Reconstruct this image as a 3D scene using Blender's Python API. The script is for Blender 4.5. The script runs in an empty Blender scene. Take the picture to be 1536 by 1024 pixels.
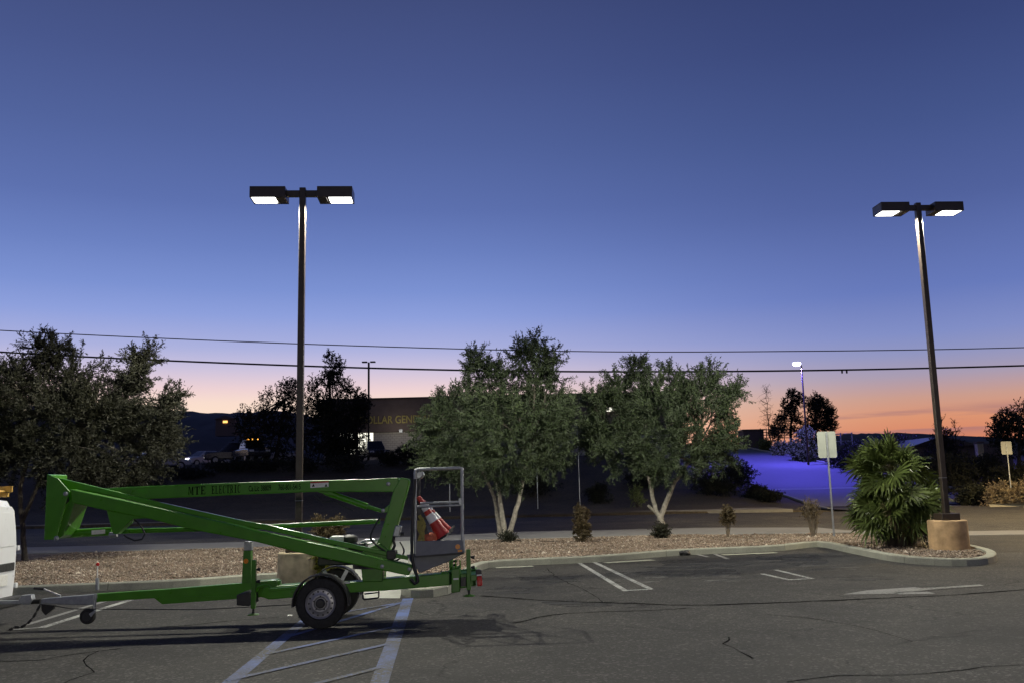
import bpy, bmesh, math, random
import numpy as np
from mathutils import Vector, Matrix

random.seed(7)
SC = bpy.context.scene
COL = SC.collection
Z = Vector((0, 0, 1))

# ------------------------------------------------------------------ camera (measured: f = 1380 px of a 1536 px wide frame)
F = 1380.0
H = 1.75
PITCH, ROLL = math.radians(8.84), math.radians(1.33)
CAM = Vector((0, 0, H))
fw = Vector((0, math.cos(PITCH), math.sin(PITCH)))
r0 = Vector((1, 0, 0))
u0 = Vector((0, -math.sin(PITCH), math.cos(PITCH)))
rt = r0 * math.cos(ROLL) - u0 * math.sin(ROLL)
up = u0 * math.cos(ROLL) + r0 * math.sin(ROLL)
cd = bpy.data.cameras.new('camera')
cam = bpy.data.objects.new('camera', cd)
COL.objects.link(cam)
cam.matrix_world = Matrix(((rt.x, up.x, -fw.x, CAM.x), (rt.y, up.y, -fw.y, CAM.y), (rt.z, up.z, -fw.z, CAM.z), (0, 0, 0, 1)))
cd.sensor_width = 36.0
cd.lens = 36.0 * F / 1536.0
cd.clip_start, cd.clip_end = 0.1, 6000
SC.camera = cam


def ray(px, py):
    return fw + rt * ((px - 768) / F) + up * ((512 - py) / F)


def G(px, py, z=0.0):
    """ground point seen at photo pixel"""
    d = ray(px, py)
    return CAM + d * ((z - H) / d.z)


def at(px, py, y):
    """point seen at photo pixel at distance y in front of the camera"""
    d = ray(px, py)
    return CAM + d * (y / d.y)


# ------------------------------------------------------------------ object helpers
def tag(o, label=None, cat=None, group=None, kind=None):
    if label: o['label'] = label
    if cat: o['category'] = cat
    if group: o['group'] = group
    if kind: o['kind'] = kind
    return o


ORG = {}


def empty(name, loc, label, cat, group=None):
    o = bpy.data.objects.new(name, None)
    o.empty_display_size = 0.2
    COL.objects.link(o)
    o.location = loc
    ORG[o.name] = Vector(loc)
    return tag(o, label, cat, group)


def link_mesh(name, me, mat, parent=None):
    for m in (mat if isinstance(mat, (list, tuple)) else [mat]):
        me.materials.append(m)
    o = bpy.data.objects.new(name, me)
    COL.objects.link(o)
    if parent is not None:
        o.parent = parent
        ORG[o.name] = ORG[parent.name]
    else:
        ORG[o.name] = Vector((0, 0, 0))
    return o


class MB:
    def __init__(s):
        s.v, s.f, s.m = [], [], []

    def add(s, vs, fs, mi=0):
        b = len(s.v)
        s.v += [Vector(p) for p in vs]
        s.f += [tuple(i + b for i in f) for f in fs]
        s.m += [mi] * len(fs)
        return s

    def box(s, c, size, R=None, mi=0):
        c = Vector(c)
        hx, hy, hz = [a / 2 for a in size]
        vs = []
        for x, y, z in ((-1, -1, -1), (1, -1, -1), (1, 1, -1), (-1, 1, -1), (-1, -1, 1), (1, -1, 1), (1, 1, 1), (-1, 1, 1)):
            p = Vector((x * hx, y * hy, z * hz))
            if R is not None: p = R @ p
            vs.append(c + p)
        return s.add(vs, [(0, 3, 2, 1), (4, 5, 6, 7), (0, 1, 5, 4), (1, 2, 6, 5), (2, 3, 7, 6), (3, 0, 4, 7)], mi)

    def bar(s, p, q, w, h, upv=Z, mi=0):
        p, q = Vector(p), Vector(q)
        x = (q - p); L = x.length; x = x / L
        y = Vector(upv).cross(x)
        if y.length < 1e-4: y = Vector((1, 0, 0)).cross(x)
        y.normalize(); z = x.cross(y)
        return s.box((p + q) / 2, (L, w, h), Matrix((x, y, z)).transposed(), mi)

    def tube(s, pts, r, n=8, mi=0):
        pts = [Vector(p) for p in pts]
        k = len(pts)
        rs = r if isinstance(r, (list, tuple)) else [r] * k
        ref = None; vs = []
        for i in range(k):
            t = (pts[min(i + 1, k - 1)] - pts[max(i - 1, 0)])
            if t.length < 1e-9: t = Z.copy()
            t.normalize()
            if ref is None:
                ref = Vector((0, 1, 0)) if abs(t.y) < .8 else Vector((1, 0, 0))
            a = ref - t * ref.dot(t)
            if a.length < 1e-4: a = t.orthogonal()
            a.normalize(); ref = a
            b = t.cross(a)
            for j in range(n):
                g = 2 * math.pi * j / n
                vs.append(pts[i] + (a * math.cos(g) + b * math.sin(g)) * rs[i])
        fs = [(i * n + j, i * n + (j + 1) % n, (i + 1) * n + (j + 1) % n, (i + 1) * n + j) for i in range(k - 1) for j in range(n)]
        fs.append(tuple(range(n - 1, -1, -1))); fs.append(tuple(range((k - 1) * n, k * n)))
        return s.add(vs, fs, mi)

    def prism(s, poly, vec, mi=0):
        vec = Vector(vec); n = len(poly)
        vs = [Vector(p) for p in poly] + [Vector(p) + vec for p in poly]
        fs = [tuple(range(n - 1, -1, -1)), tuple(range(n, 2 * n))] + [(i, (i + 1) % n, n + (i + 1) % n, n + i) for i in range(n)]
        return s.add(vs, fs, mi)

    def lathe(s, prof, org, axis=(0, 0, 1), n=24, mi=0):
        """closed turned solid: prof = [(radius, height)]; ends are capped"""
        ax = Vector(axis).normalized(); a = ax.orthogonal().normalized(); b = ax.cross(a)
        org = Vector(org); k = len(prof); vs = []
        for r, h in prof:
            for j in range(n):
                g = 2 * math.pi * j / n
                vs.append(org + ax * h + (a * math.cos(g) + b * math.sin(g)) * r)
        fs = [(i * n + j, i * n + (j + 1) % n, (i + 1) * n + (j + 1) % n, (i + 1) * n + j) for i in range(k - 1) for j in range(n)]
        fs.append(tuple(range(n - 1, -1, -1))); fs.append(tuple(range((k - 1) * n, k * n)))
        return s.add(vs, fs, mi)

    def build(s, name, mat, parent=None, smooth=False, bevel=0.0, local=False, fix=True):
        o_ = Vector((0, 0, 0)) if (parent is None or local) else ORG[parent.name]
        me = bpy.data.meshes.new(name)
        me.from_pydata([tuple(p - o_) for p in s.v], [], s.f)
        me.polygons.foreach_set('material_index', s.m)
        if fix:
            bm = bmesh.new(); bm.from_mesh(me)
            bmesh.ops.recalc_face_normals(bm, faces=bm.faces)
            bm.to_mesh(me); bm.free()
        if smooth:
            me.polygons.foreach_set('use_smooth', [True] * len(me.polygons))
            me.set_sharp_from_angle(angle=math.radians(38))
        o = link_mesh(name, me, mat, parent)
        if bevel > 0:
            b = o.modifiers.new('bevel', 'BEVEL'); b.width = bevel; b.segments = 2; b.limit_method = 'ANGLE'; b.angle_limit = math.radians(40)
        return o


def fast_mesh(name, V, F_, mat, parent=None):
    """V (n,3) array in world space, F_ (m,k) index array"""
    V = np.asarray(V, dtype=np.float64)
    if parent is not None: V = V - np.array(ORG[parent.name])
    k = F_.shape[1]
    me = bpy.data.meshes.new(name)
    me.vertices.add(len(V)); me.vertices.foreach_set('co', V.astype(np.float32).ravel())
    me.loops.add(F_.size); me.loops.foreach_set('vertex_index', F_.astype(np.int32).ravel())
    me.polygons.add(len(F_)); me.polygons.foreach_set('loop_start', np.arange(0, F_.size, k, dtype=np.int32))
    me.update(calc_edges=True); me.validate()
    return link_mesh(name, me, mat, parent)


def quads_mesh(name, Q, mat, parent=None):
    Q = np.asarray(Q); n = len(Q)
    return fast_mesh(name, Q.reshape(-1, 3), np.arange(n * 4).reshape(n, 4), mat, parent)


# ------------------------------------------------------------------ materials
class NT:
    def __init__(s, name):
        s.mat = bpy.data.materials.new(name); s.mat.use_nodes = True
        s.t = s.mat.node_tree; s.n = s.t.nodes; s.bsdf = s.n['Principled BSDF']; s.out = s.n['Material Output']
        s.pos = None

    def P(s):
        if s.pos is None: s.pos = s.n.new('ShaderNodeNewGeometry')
        return s.pos.outputs['Position']

    def lk(s, a, b): s.t.links.new(a, b)

    def noise(s, scale, detail=4, rough=.55, dist=0, vec=None):
        x = s.n.new('ShaderNodeTexNoise'); x.inputs['Scale'].default_value = scale; x.inputs['Detail'].default_value = detail
        x.inputs['Roughness'].default_value = rough; x.inputs['Distortion'].default_value = dist
        s.lk(vec or s.P(), x.inputs['Vector']); return x.outputs['Fac']

    def vor(s, scale, feature='F1', out='Distance', vec=None, rnd=1):
        x = s.n.new('ShaderNodeTexVoronoi'); x.feature = feature; x.inputs['Scale'].default_value = scale
        x.inputs['Randomness'].default_value = rnd
        s.lk(vec or s.P(), x.inputs['Vector']); return x.outputs[out]

    def rng(s, v, a, b, c, d):
        x = s.n.new('ShaderNodeMapRange'); s.lk(v, x.inputs['Value'])
        for i, k in enumerate((a, b, c, d)): x.inputs[i + 1].default_value = k
        return x.outputs['Result']

    def ramp(s, v, stops):
        x = s.n.new('ShaderNodeValToRGB'); e = x.color_ramp.elements
        while len(e) < len(stops): e.new(.5)
        for i, (p, c) in enumerate(stops):
            e[i].position = p; e[i].color = (*c, 1) if len(c) == 3 else c
        s.lk(v, x.inputs['Fac']); return x.outputs['Color']

    def math(s, op, a, b=None):
        x = s.n.new('ShaderNodeMath'); x.operation = op
        for i, k in enumerate((a, b)):
            if k is None: continue
            if isinstance(k, (int, float)): x.inputs[i].default_value = k
            else: s.lk(k, x.inputs[i])
        return x.outputs[0]

    def mix(s, f, a, b, mode='MIX'):
        x = s.n.new('ShaderNodeMix'); x.data_type = 'RGBA'; x.blend_type = mode
        for sock, k in ((x.inputs[0], f), (x.inputs[6], a), (x.inputs[7], b)):
            if isinstance(k, (int, float)): sock.default_value = k
            elif isinstance(k, tuple): sock.default_value = (*k, 1)
            else: s.lk(k, sock)
        return x.outputs[2]

    def bump(s, v, strength=.3, dist=.01):
        x = s.n.new('ShaderNodeBump'); x.inputs['Strength'].default_value = strength; x.inputs['Distance'].default_value = dist
        s.lk(v, x.inputs['Height']); s.lk(x.outputs['Normal'], s.bsdf.inputs['Normal'])

    def set(s, **k):
        for n, v in k.items():
            sock = s.bsdf.inputs[n.replace('_', ' ')]
            if isinstance(v, tuple): sock.default_value = (*v, 1) if len(v) == 3 else v
            elif isinstance(v, (int, float)): sock.default_value = v
            else: s.lk(v, sock)
        return s


def lin(r, g, b):
    f = lambda c: c / 12.92 if c <= .04045 else ((c + .055) / 1.055) ** 2.4
    return (f(r / 255), f(g / 255), f(b / 255))


def simple(name, col, rough=.6, metal=0.0, var=.18, scale=6, bump=0.0, bscale=40, coat=0.0, spec=.5):
    m = NT(name)
    a = tuple(c * (1 - var) for c in col); b = tuple(min(1, c * (1 + var)) for c in col)
    n = m.noise(scale, 5, .6)
    c = m.ramp(n, [(.3, a), (.7, b)])
    m.set(Base_Color=c, Roughness=m.rng(m.noise(scale * 2.3, 4), .3, .7, max(.03, rough - .09), min(1, rough + .09)), Metallic=metal)
    m.bsdf.inputs['Specular IOR Level'].default_value = spec
    if coat: m.bsdf.inputs['Coat Weight'].default_value = coat; m.bsdf.inputs['Coat Roughness'].default_value = .08
    if bump: m.bump(m.noise(bscale, 5, .6), bump, .01)
    return m.mat


def emit(name, col, s):
    m = NT(name); m.set(Base_Color=(.6, .6, .6), Emission_Color=col, Emission_Strength=s); return m.mat


def asphalt(name, base, warm=(1.0, .97, .92), crack=True, stain=True):
    m = NT(name)
    dark = tuple(base * w * .62 for w in warm); light = tuple(base * w * 1.35 for w in warm)
    fine = m.noise(48, 5, .8)
    c = m.ramp(fine, [(.38, tuple(k * .75 for k in dark)), (.62, tuple(k * 1.12 for k in light))])
    agg = m.vor(36, 'F1', 'Color')
    bwn = m.n.new('ShaderNodeRGBToBW'); m.lk(agg, bwn.inputs[0])
    peb = m.rng(bwn.outputs[0], .70, .85, 0, 1)
    c = m.mix(m.math('MULTIPLY', peb, .55), c, tuple(base * w * 3.6 for w in warm))
    big = m.noise(.35, 5, .6, 1.0)
    c = m.mix(1.0, c, m.ramp(big, [(.32, (.64, .64, .66)), (.5, (.98, .97, .95)), (.68, (1.28, 1.25, 1.18))]), 'MULTIPLY')
    mid = m.noise(2.2, 4, .65)
    c = m.mix(1.0, c, m.ramp(mid, [(.35, (.86, .86, .86)), (.65, (1.1, 1.1, 1.1))]), 'MULTIPLY')
    if stain:
        st = m.rng(m.noise(.8, 3, .5, .6), .6, .72, 0, 1)
        c = m.mix(m.math('MULTIPLY', st, .45), c, tuple(base * .3 for w in warm))
    h = fine
    if crack:
        wn = m.n.new('ShaderNodeTexNoise'); wn.inputs['Scale'].default_value = 1.6; wn.inputs['Detail'].default_value = 6
        m.lk(m.P(), wn.inputs['Vector'])
        vm = m.n.new('ShaderNodeVectorMath'); vm.operation = 'MULTIPLY_ADD'
        m.lk(wn.outputs['Color'], vm.inputs[0]); vm.inputs[1].default_value = (.9, .9, 0); m.lk(m.P(), vm.inputs[2])
        d = m.vor(.23, 'DISTANCE_TO_EDGE', 'Distance', vm.outputs[0])
        line = m.rng(d, .0, .005, 1, 0)
        msk = m.rng(m.noise(.5, 2), .42, .55, 0, 1)
        k = m.math('MULTIPLY', line, msk)
        c = m.mix(m.math('MULTIPLY', k, .85), c, (.006, .006, .006))
        h = m.math('SUBTRACT', fine, k)
    m.set(Base_Color=c, Roughness=.86)
    m.bsdf.inputs['Specular IOR Level'].default_value = .3
    m.bump(h, .8, .010)
    return m.mat


def concrete(name, col, stain=.35):
    m = NT(name)
    c = m.ramp(m.noise(3, 6, .65), [(.3, tuple(x * (1 - stain) for x in col)), (.68, tuple(x * 1.12 for x in col))])
    c = m.mix(.5, c, m.ramp(m.noise(60, 3, .7), [(.35, tuple(x * .7 for x in col)), (.65, tuple(x * 1.2 for x in col))]))
    m.set(Base_Color=c, Roughness=.88)
    m.bump(m.noise(70, 4, .65), .35, .005)
    return m.mat


def leafmat(name, col, trans=.25, rough=.5, var=.35, back=None):
    m = NT(name)
    geo = m.n.new('ShaderNodeNewGeometry')
    a = tuple(c * (1 - var) for c in col); b = tuple(c * (1 + var) for c in col)
    c = m.ramp(geo.outputs['Random Per Island'], [(0, a), (1, b)])
    c = m.mix(1.0, c, m.ramp(m.noise(.9, 3), [(.3, (.75, .8, .75)), (.7, (1.2, 1.15, 1.05))]), 'MULTIPLY')
    if back: c = m.mix(geo.outputs['Backfacing'], c, back)
    m.set(Base_Color=c, Roughness=rough); m.bsdf.inputs['Specular IOR Level'].default_value = .25
    tr = m.n.new('ShaderNodeBsdfTranslucent'); m.lk(c, tr.inputs['Color'])
    ms = m.n.new('ShaderNodeMixShader'); ms.inputs[0].default_value = trans
    m.lk(m.bsdf.outputs[0], ms.inputs[1]); m.lk(tr.outputs[0], ms.inputs[2]); m.lk(ms.outputs[0], m.out.inputs['Surface'])
    return m.mat


def paint(name, col, base, wear=.5):
    m = NT(name)
    w = m.rng(m.noise(22, 6, .75), wear - .06, wear + .08, 0, 1)
    w2 = m.rng(m.noise(1.1, 3, .6), .35, .6, .25, 1)
    f = m.math('MULTIPLY', w, w2)
    m.set(Base_Color=m.mix(f, col, (base, base, base)), Roughness=.8)
    m.bump(m.noise(95, 3, .7), .4, .005)
    return m.mat


M = {}
M['asphalt'] = asphalt('parking lot asphalt', .038)
M['street'] = asphalt('street asphalt', .068, (1, .93, .78))
M['side'] = concrete('side street paving', (.17, .17, .17), .12)
M['kerb'] = concrete('kerb concrete', (.33, .335, .27))
M['walk'] = concrete('sidewalk concrete', (.24, .235, .22))
M['farwalk'] = concrete('far sidewalk concrete', (.27, .25, .20))
M['ramp'] = concrete('ramp concrete', (.42, .43, .38), .2)
M['white_line'] = paint('worn white line paint', (.45, .46, .43), .07, .46)
M['grey_line'] = paint('faded line paint', (.22, .22, .21), .065, .52)
M['blue_line'] = paint('worn blue line paint', (.085, .15, .42), .052, .40)
M['old_paint'] = paint('old worn paint', (.26, .26, .235), .055, .47)
M['crack'] = simple('crack filler tar', (.017, .017, .017), 1.0, var=.4, scale=20, spec=0.0)
M['blotch'] = simple('oil soaked asphalt', (.030, .030, .031), .75, var=.5, scale=9, bump=.4, bscale=90)
M['green'] = simple('green machine paint', (.054, .222, .006), .36, var=.12, scale=5, coat=.3, bump=.03, bscale=9)
M['dgreen'] = simple('green paint of jacks', (.042, .17, .007), .42, var=.2, scale=9, coat=.2)
M['galv'] = simple('galvanised steel', (.33, .35, .37), .48, .7, var=.2, scale=14)
M['steel'] = simple('bright steel', (.5, .5, .5), .35, .9, var=.15, scale=14)
M['rimsilver'] = simple('silver wheel paint', (.32, .32, .34), .4, .5, var=.15, scale=12)
M['rubber'] = simple('tyre rubber', (.018, .018, .018), .85, var=.3, scale=15, bump=.2)
M['blackpl'] = simple('black plastic', (.022, .022, .023), .55, var=.3, scale=10)
M['blacksteel'] = simple('black steel', (.02, .02, .02), .5, var=.3, scale=10)
M['greytub'] = simple('grey moulded basket', (.16, .17, .20), .6, var=.12, scale=7, bump=.05)
M['bronze'] = simple('dark bronze pole paint', (.045, .034, .026), .38, .1, var=.2, scale=7, coat=.2)
M['tan'] = simple('tan painted concrete', (.43, .29, .155), .9, var=.34, scale=4.2, bump=.45, bscale=34)
M['beige'] = simple('beige painted concrete', (.50, .43, .27), .9, var=.34, scale=4.2, bump=.45, bscale=34)
M['vanwhite'] = simple('white van paint', (.72, .73, .76), .35, var=.04, scale=3, coat=.4)
M['glassdark'] = simple('dark window glass', (.015, .017, .02), .08, var=.2)
M['red'] = simple('red lens plastic', (.5, .02, .02), .25, var=.2)
M['orange'] = simple('orange reflector', (.75, .25, .02), .3, var=.15, scale=30)
M['whitepl'] = simple('white label', (.7, .7, .68), .5, var=.1, scale=40)
M['amberwood'] = simple('yellow ladder fibreglass', (.55, .33, .06), .5, var=.2, scale=8)
M['conered'] = simple('cone red orange', (.46, .032, .024), .5, var=.12, scale=8)
M['conewhite'] = simple('cone reflective white', (.8, .8, .8), .35, var=.08)
M['webbing'] = simple('yellow webbing', (.27, .24, .07), .8, var=.3, scale=20)
M['orangecloth'] = simple('orange cloth', (.6, .16, .08), .85, var=.3, scale=16)
M['signback'] = simple('pale sign back', (.285, .305, .265), .55, .0, var=.08, scale=6)
M['signbright'] = simple('far sign back', (.26, .27, .26), .6, .0, var=.1)
M['letter'] = simple('black lettering', (.003, .005, .003), .8, var=.2, spec=.1)
M['greydash'] = simple('faded grey print', (.02, .07, .02), .5, var=.3, scale=30)
M['bark'] = simple('pale olive bark', (.23, .21, .175), .9, var=.4, scale=9, bump=.8, bscale=26)
M['limb'] = simple('grey brown limb bark', (.09, .08, .065), .95, var=.35, scale=9, bump=.5)
M['darkbark'] = simple('dark bark', (.05, .042, .035), .95, var=.4, scale=9, bump=.6)
M['olive'] = leafmat('olive leaves', (.038, .056, .024), .12, .6, .55, back=(.05, .066, .04))
M['olivedark'] = leafmat('shaded olive leaves', (.014, .015, .008), .12, .6, .55, back=(.02, .021, .014))  # for the less lit left tree, its shade put into the leaf colour
M['palm'] = leafmat('fan palm leaves', (.066, .090, .026), .2, .34, .55)
M['palmdry'] = leafmat('dry palm skirt', (.085, .075, .035), .2, .6, .4)
M['shrub'] = leafmat('clipped shrub leaves', (.10, .076, .043), .2, .6, .4)
M['yellowbush'] = leafmat('yellow green leaves', (.22, .22, .035), .25, .55, .4)
M['twig'] = simple('bare twigs', (.15, .12, .085), .9, var=.3, scale=20)
M['darkleaf'] = leafmat('dark conifer foliage', (.022, .026, .018), .1, .7, .4)
M['darkleaf2'] = leafmat('dark shrub foliage', (.030, .032, .022), .1, .7, .4)
M['sage'] = leafmat('silver sage foliage', (.17, .20, .075), .2, .7, .3)
M['pampas'] = leafmat('dry pale shrub foliage', (.24, .19, .13), .2, .8, .35)
M['stucco'] = simple('brown stucco', (.15, .115, .10), .95, var=.12, scale=2, bump=.3)
M['block'] = None
M['yellowsign'] = simple('yellow sign letters', (.40, .33, .10), .5, var=.08)
M['wire'] = simple('black cable', (.01, .01, .012), .7)
M['hill'] = simple('far hill scrub', (.035, .034, .045), 1.0, var=.4, scale=.02)
M['carpaint'] = simple('dark car paint', (.03, .032, .036), .25, var=.1, coat=.6)
M['carsilver'] = simple('silver car paint', (.35, .37, .42), .25, .3, var=.08, coat=.6)
M['carwhite'] = simple('white car paint', (.55, .55, .56), .3, var=.06, coat=.5)
M['lens'] = emit('lamp lens glow', (1, .985, .94), 6)
M['purplelens'] = emit('purple lamp lens glow', (.72, .70, 1.0), 7)
M['headlamp'] = emit('headlamp glow', (1, .95, .9), 14)
M['amber'] = emit('amber light bar glow', (1, .40, .05), 4)
M['shopglow'] = emit('lit shop interior', (1, .97, .80), 1.5)
M['houseglow'] = emit('lit house window', (1, .5, .12), 2.0)


def block_mat():
    m = NT('pale block wall')
    b = m.n.new('ShaderNodeTexBrick'); b.inputs['Scale'].default_value = 1.0
    b.inputs['Brick Width'].default_value = .4; b.inputs['Row Height'].default_value = .2; b.inputs['Mortar Size'].default_value = .012
    b.inputs['Color1'].default_value = (.46, .43, .39, 1); b.inputs['Color2'].default_value = (.40, .375, .34, 1); b.inputs['Mortar'].default_value = (.17, .16, .15, 1)
    sp = m.n.new('ShaderNodeSeparateXYZ'); m.lk(m.P(), sp.inputs[0])
    cb = m.n.new('ShaderNodeCombineXYZ'); m.lk(sp.outputs[0], cb.inputs[0]); m.lk(sp.outputs[2], cb.inputs[1])
    m.lk(cb.outputs[0], b.inputs['Vector'])
    m.set(Base_Color=b.outputs['Color'], Roughness=.95); m.bump(m.noise(30), .3, .01)
    return m.mat


M['block'] = block_mat()


def gravel_bed():
    m = NT('gravel bed')
    c = m.vor(24, 'F1', 'Color')
    bw = m.n.new('ShaderNodeRGBToBW'); m.lk(c, bw.inputs[0])
    col = m.ramp(bw.outputs[0], [(.15, (.07, .05, .036)), (.4, (.18, .14, .10)), (.6, (.27, .215, .155)), (.85, (.42, .36, .28))])
    d = m.vor(24, 'DISTANCE_TO_EDGE', 'Distance')
    col = m.mix(m.rng(d, 0, .08, .85, 0), col, (.025, .018, .014))
    col = m.mix(1.0, col, m.ramp(m.noise(.7, 4), [(.3, (.65, .62, .6)), (.7, (1.1, 1.08, 1.05))]), 'MULTIPLY')
    m.set(Base_Color=col, Roughness=.9); m.bump(d, .7, .03)
    return m.mat


def stone_mat():
    m = NT('gravel stones')
    geo = m.n.new('ShaderNodeNewGeometry')
    col = m.ramp(geo.outputs['Random Per Island'], [(0, (.12, .09, .066)), (.3, (.26, .20, .15)), (.6, (.35, .29, .22)), (.8, (.28, .20, .15)), (1, (.62, .56, .47))])
    col = m.mix(1.0, col, m.ramp(m.noise(.7, 4), [(.3, (.65, .62, .6)), (.7, (1.1, 1.08, 1.05))]), 'MULTIPLY')
    m.set(Base_Color=col, Roughness=.85)
    return m.mat


def terrain_mat():
    m = NT('dry bank soil')
    col = m.ramp(m.noise(.35, 7, .65, .5), [(.3, (.032, .024, .013)), (.5, (.066, .052, .030)), (.7, (.12, .098, .058))])
    col = m.mix(.5, col, m.ramp(m.noise(7, 5, .7), [(.35, (.022, .018, .009)), (.65, (.13, .10, .06))]))
    m.set(Base_Color=col, Roughness=1.0); m.bump(m.noise(6, 5, .7), .8, .08)
    return m.mat


def blotch_mat(name, col, thr):
    m = NT(name)
    mp = m.n.new('ShaderNodeMapping'); mp.inputs['Scale'].default_value = (.55, 1.6, 1); m.lk(m.P(), mp.inputs[0])
    f = m.rng(m.noise(1.7, 7, .7, .4, mp.outputs[0]), thr, thr + .07, 0, .85)
    m.set(Base_Color=m.mix(m.noise(50, 4, .7), tuple(c * .5 for c in col), tuple(c * 1.5 for c in col)), Roughness=.8, Alpha=f)
    return m.mat


M['blotch'] = blotch_mat('oil darkened asphalt', (.014, .014, .015), .47)
M['worn'] = blotch_mat('worn pale asphalt', (.085, .083, .076), .50)
M['bed'] = gravel_bed(); M['stone'] = stone_mat(); M['soil'] = terrain_mat()

# ------------------------------------------------------------------ sky (dusk) and world
W = bpy.data.worlds.new('World'); SC.world = W; W.use_nodes = True
wt = W.node_tree; wn = wt.nodes
for n_ in list(wn): wn.remove(n_)
wo = wn.new('ShaderNodeOutputWorld'); bg = wn.new('ShaderNodeBackground'); wt.links.new(bg.outputs[0], wo.inputs[0])
tc = wn.new('ShaderNodeTexCoord'); nrm = wn.new('ShaderNodeVectorMath'); nrm.operation = 'NORMALIZE'
wt.links.new(tc.outputs['Generated'], nrm.inputs[0])
sx = wn.new('ShaderNodeSeparateXYZ'); wt.links.new(nrm.outputs[0], sx.inputs[0])


def wramp(src, stops):
    x = wn.new('ShaderNodeValToRGB'); e = x.color_ramp.elements; x.color_ramp.interpolation = 'EASE' if False else 'LINEAR'
    while len(e) < len(stops): e.new(.5)
    for i, (p, c) in enumerate(stops): e[i].position = p; e[i].color = (*c, 1)
    wt.links.new(src, x.inputs['Fac']); return x.outputs[0]


def wmap(src, a, b, c, d):
    x = wn.new('ShaderNodeMapRange'); wt.links.new(src, x.inputs[0]); x.interpolation_type = 'SMOOTHSTEP'
    for i, k in enumerate((a, b, c, d)): x.inputs[i + 1].default_value = k
    return x.outputs[0]


# position = sin(elevation) scaled by 1/0.6
S6 = lambda deg: math.sin(math.radians(deg)) / .9
zs = wn.new('ShaderNodeMath'); zs.operation = 'DIVIDE'; wt.links.new(sx.outputs[2], zs.inputs[0]); zs.inputs[1].default_value = .9
SKYL = [(0, lin(250, 212, 182)), (S6(4.4), lin(253, 225, 203)), (S6(5.2), lin(250, 222, 206)), (S6(6.0), lin(238, 210, 212)), (S6(7.2), lin(205, 195, 221)), (S6(8.4), lin(173, 178, 222)), (S6(10.4), lin(142, 160, 220)),
        (S6(12), lin(124, 146, 210)), (S6(14.4), lin(107, 129, 193)), (S6(17), lin(93, 113, 175)), (S6(21), lin(81, 99, 156)), (S6(25), lin(72, 87, 140)), (S6(30), lin(63, 75, 122)), (S6(45), lin(42, 52, 90)), (1, lin(30, 38, 68))]
SKYR = [(0, lin(205, 118, 88)), (S6(2.4), lin(216, 136, 104)), (S6(3.3), lin(219, 149, 115)), (S6(4.4), lin(203, 156, 140)), (S6(5.7), lin(168, 156, 178)), (S6(6.9), lin(145, 150, 193)), (S6(8.1), lin(129, 142, 198)),
        (S6(10.6), lin(103, 122, 187)), (S6(15.6), lin(81, 98, 157)), (S6(20), lin(68, 85, 139)), (S6(25), lin(57, 71, 121)), (S6(30), lin(49, 61, 107)), (S6(45), lin(38, 48, 86)), (1, lin(30, 38, 68))]
cl = wramp(zs.outputs[0], SKYL); cr = wramp(zs.outputs[0], SKYR)
mx = wn.new('ShaderNodeMix'); mx.data_type = 'RGBA'
wt.links.new(wmap(sx.outputs[0], -.12, .42, 0, 1), mx.inputs[0]); wt.links.new(cl, mx.inputs[6]); wt.links.new(cr, mx.inputs[7])
# the eastern half of the sky (behind the viewer) is a plainer, dimmer blue
mb_ = wn.new('ShaderNodeMix'); mb_.data_type = 'RGBA'
wt.links.new(wmap(sx.outputs[1], -.6, .45, 0, 1), mb_.inputs[0])
east = wramp(zs.outputs[0], [(0, lin(94, 90, 104)), (S6(12), lin(84, 86, 112)), (S6(30), lin(56, 66, 112)), (1, lin(30, 38, 72))])
wt.links.new(east, mb_.inputs[6]); wt.links.new(mx.outputs[2], mb_.inputs[7])
# thin dusky cloud bank low over the right horizon
cm = wn.new('ShaderNodeMapping'); cm.inputs['Scale'].default_value = (5, 5, 75); wt.links.new(nrm.outputs[0], cm.inputs[0])
cn = wn.new('ShaderNodeTexNoise'); cn.inputs['Scale'].default_value = 1.0; cn.inputs['Detail'].default_value = 5; wt.links.new(cm.outputs[0], cn.inputs['Vector'])


def wmul(a, b):
    x = wn.new('ShaderNodeMath'); x.operation = 'MULTIPLY'; wt.links.new(a, x.inputs[0])
    if isinstance(b, float): x.inputs[1].default_value = b
    else: wt.links.new(b, x.inputs[1])
    return x.outputs[0]


band = wmul(wmul(wmap(sx.outputs[2], .034, .05, 0, 1), wmap(sx.outputs[2], .058, .072, 1, 0)), wmap(sx.outputs[0], .22, .40, 0, 1))
cf = wmul(wmul(wmap(cn.outputs['Fac'], .44, .60, 0, 1), band), .75)
mc = wn.new('ShaderNodeMix'); mc.data_type = 'RGBA'; wt.links.new(cf, mc.inputs[0]); wt.links.new(mb_.outputs[2], mc.inputs[6]); mc.inputs[7].default_value = (*lin(150, 112, 122), 1)
wt.links.new(mc.outputs[2], bg.inputs[0]); bg.inputs[1].default_value = 1.0

# ------------------------------------------------------------------ ground
D = math.radians


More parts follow.
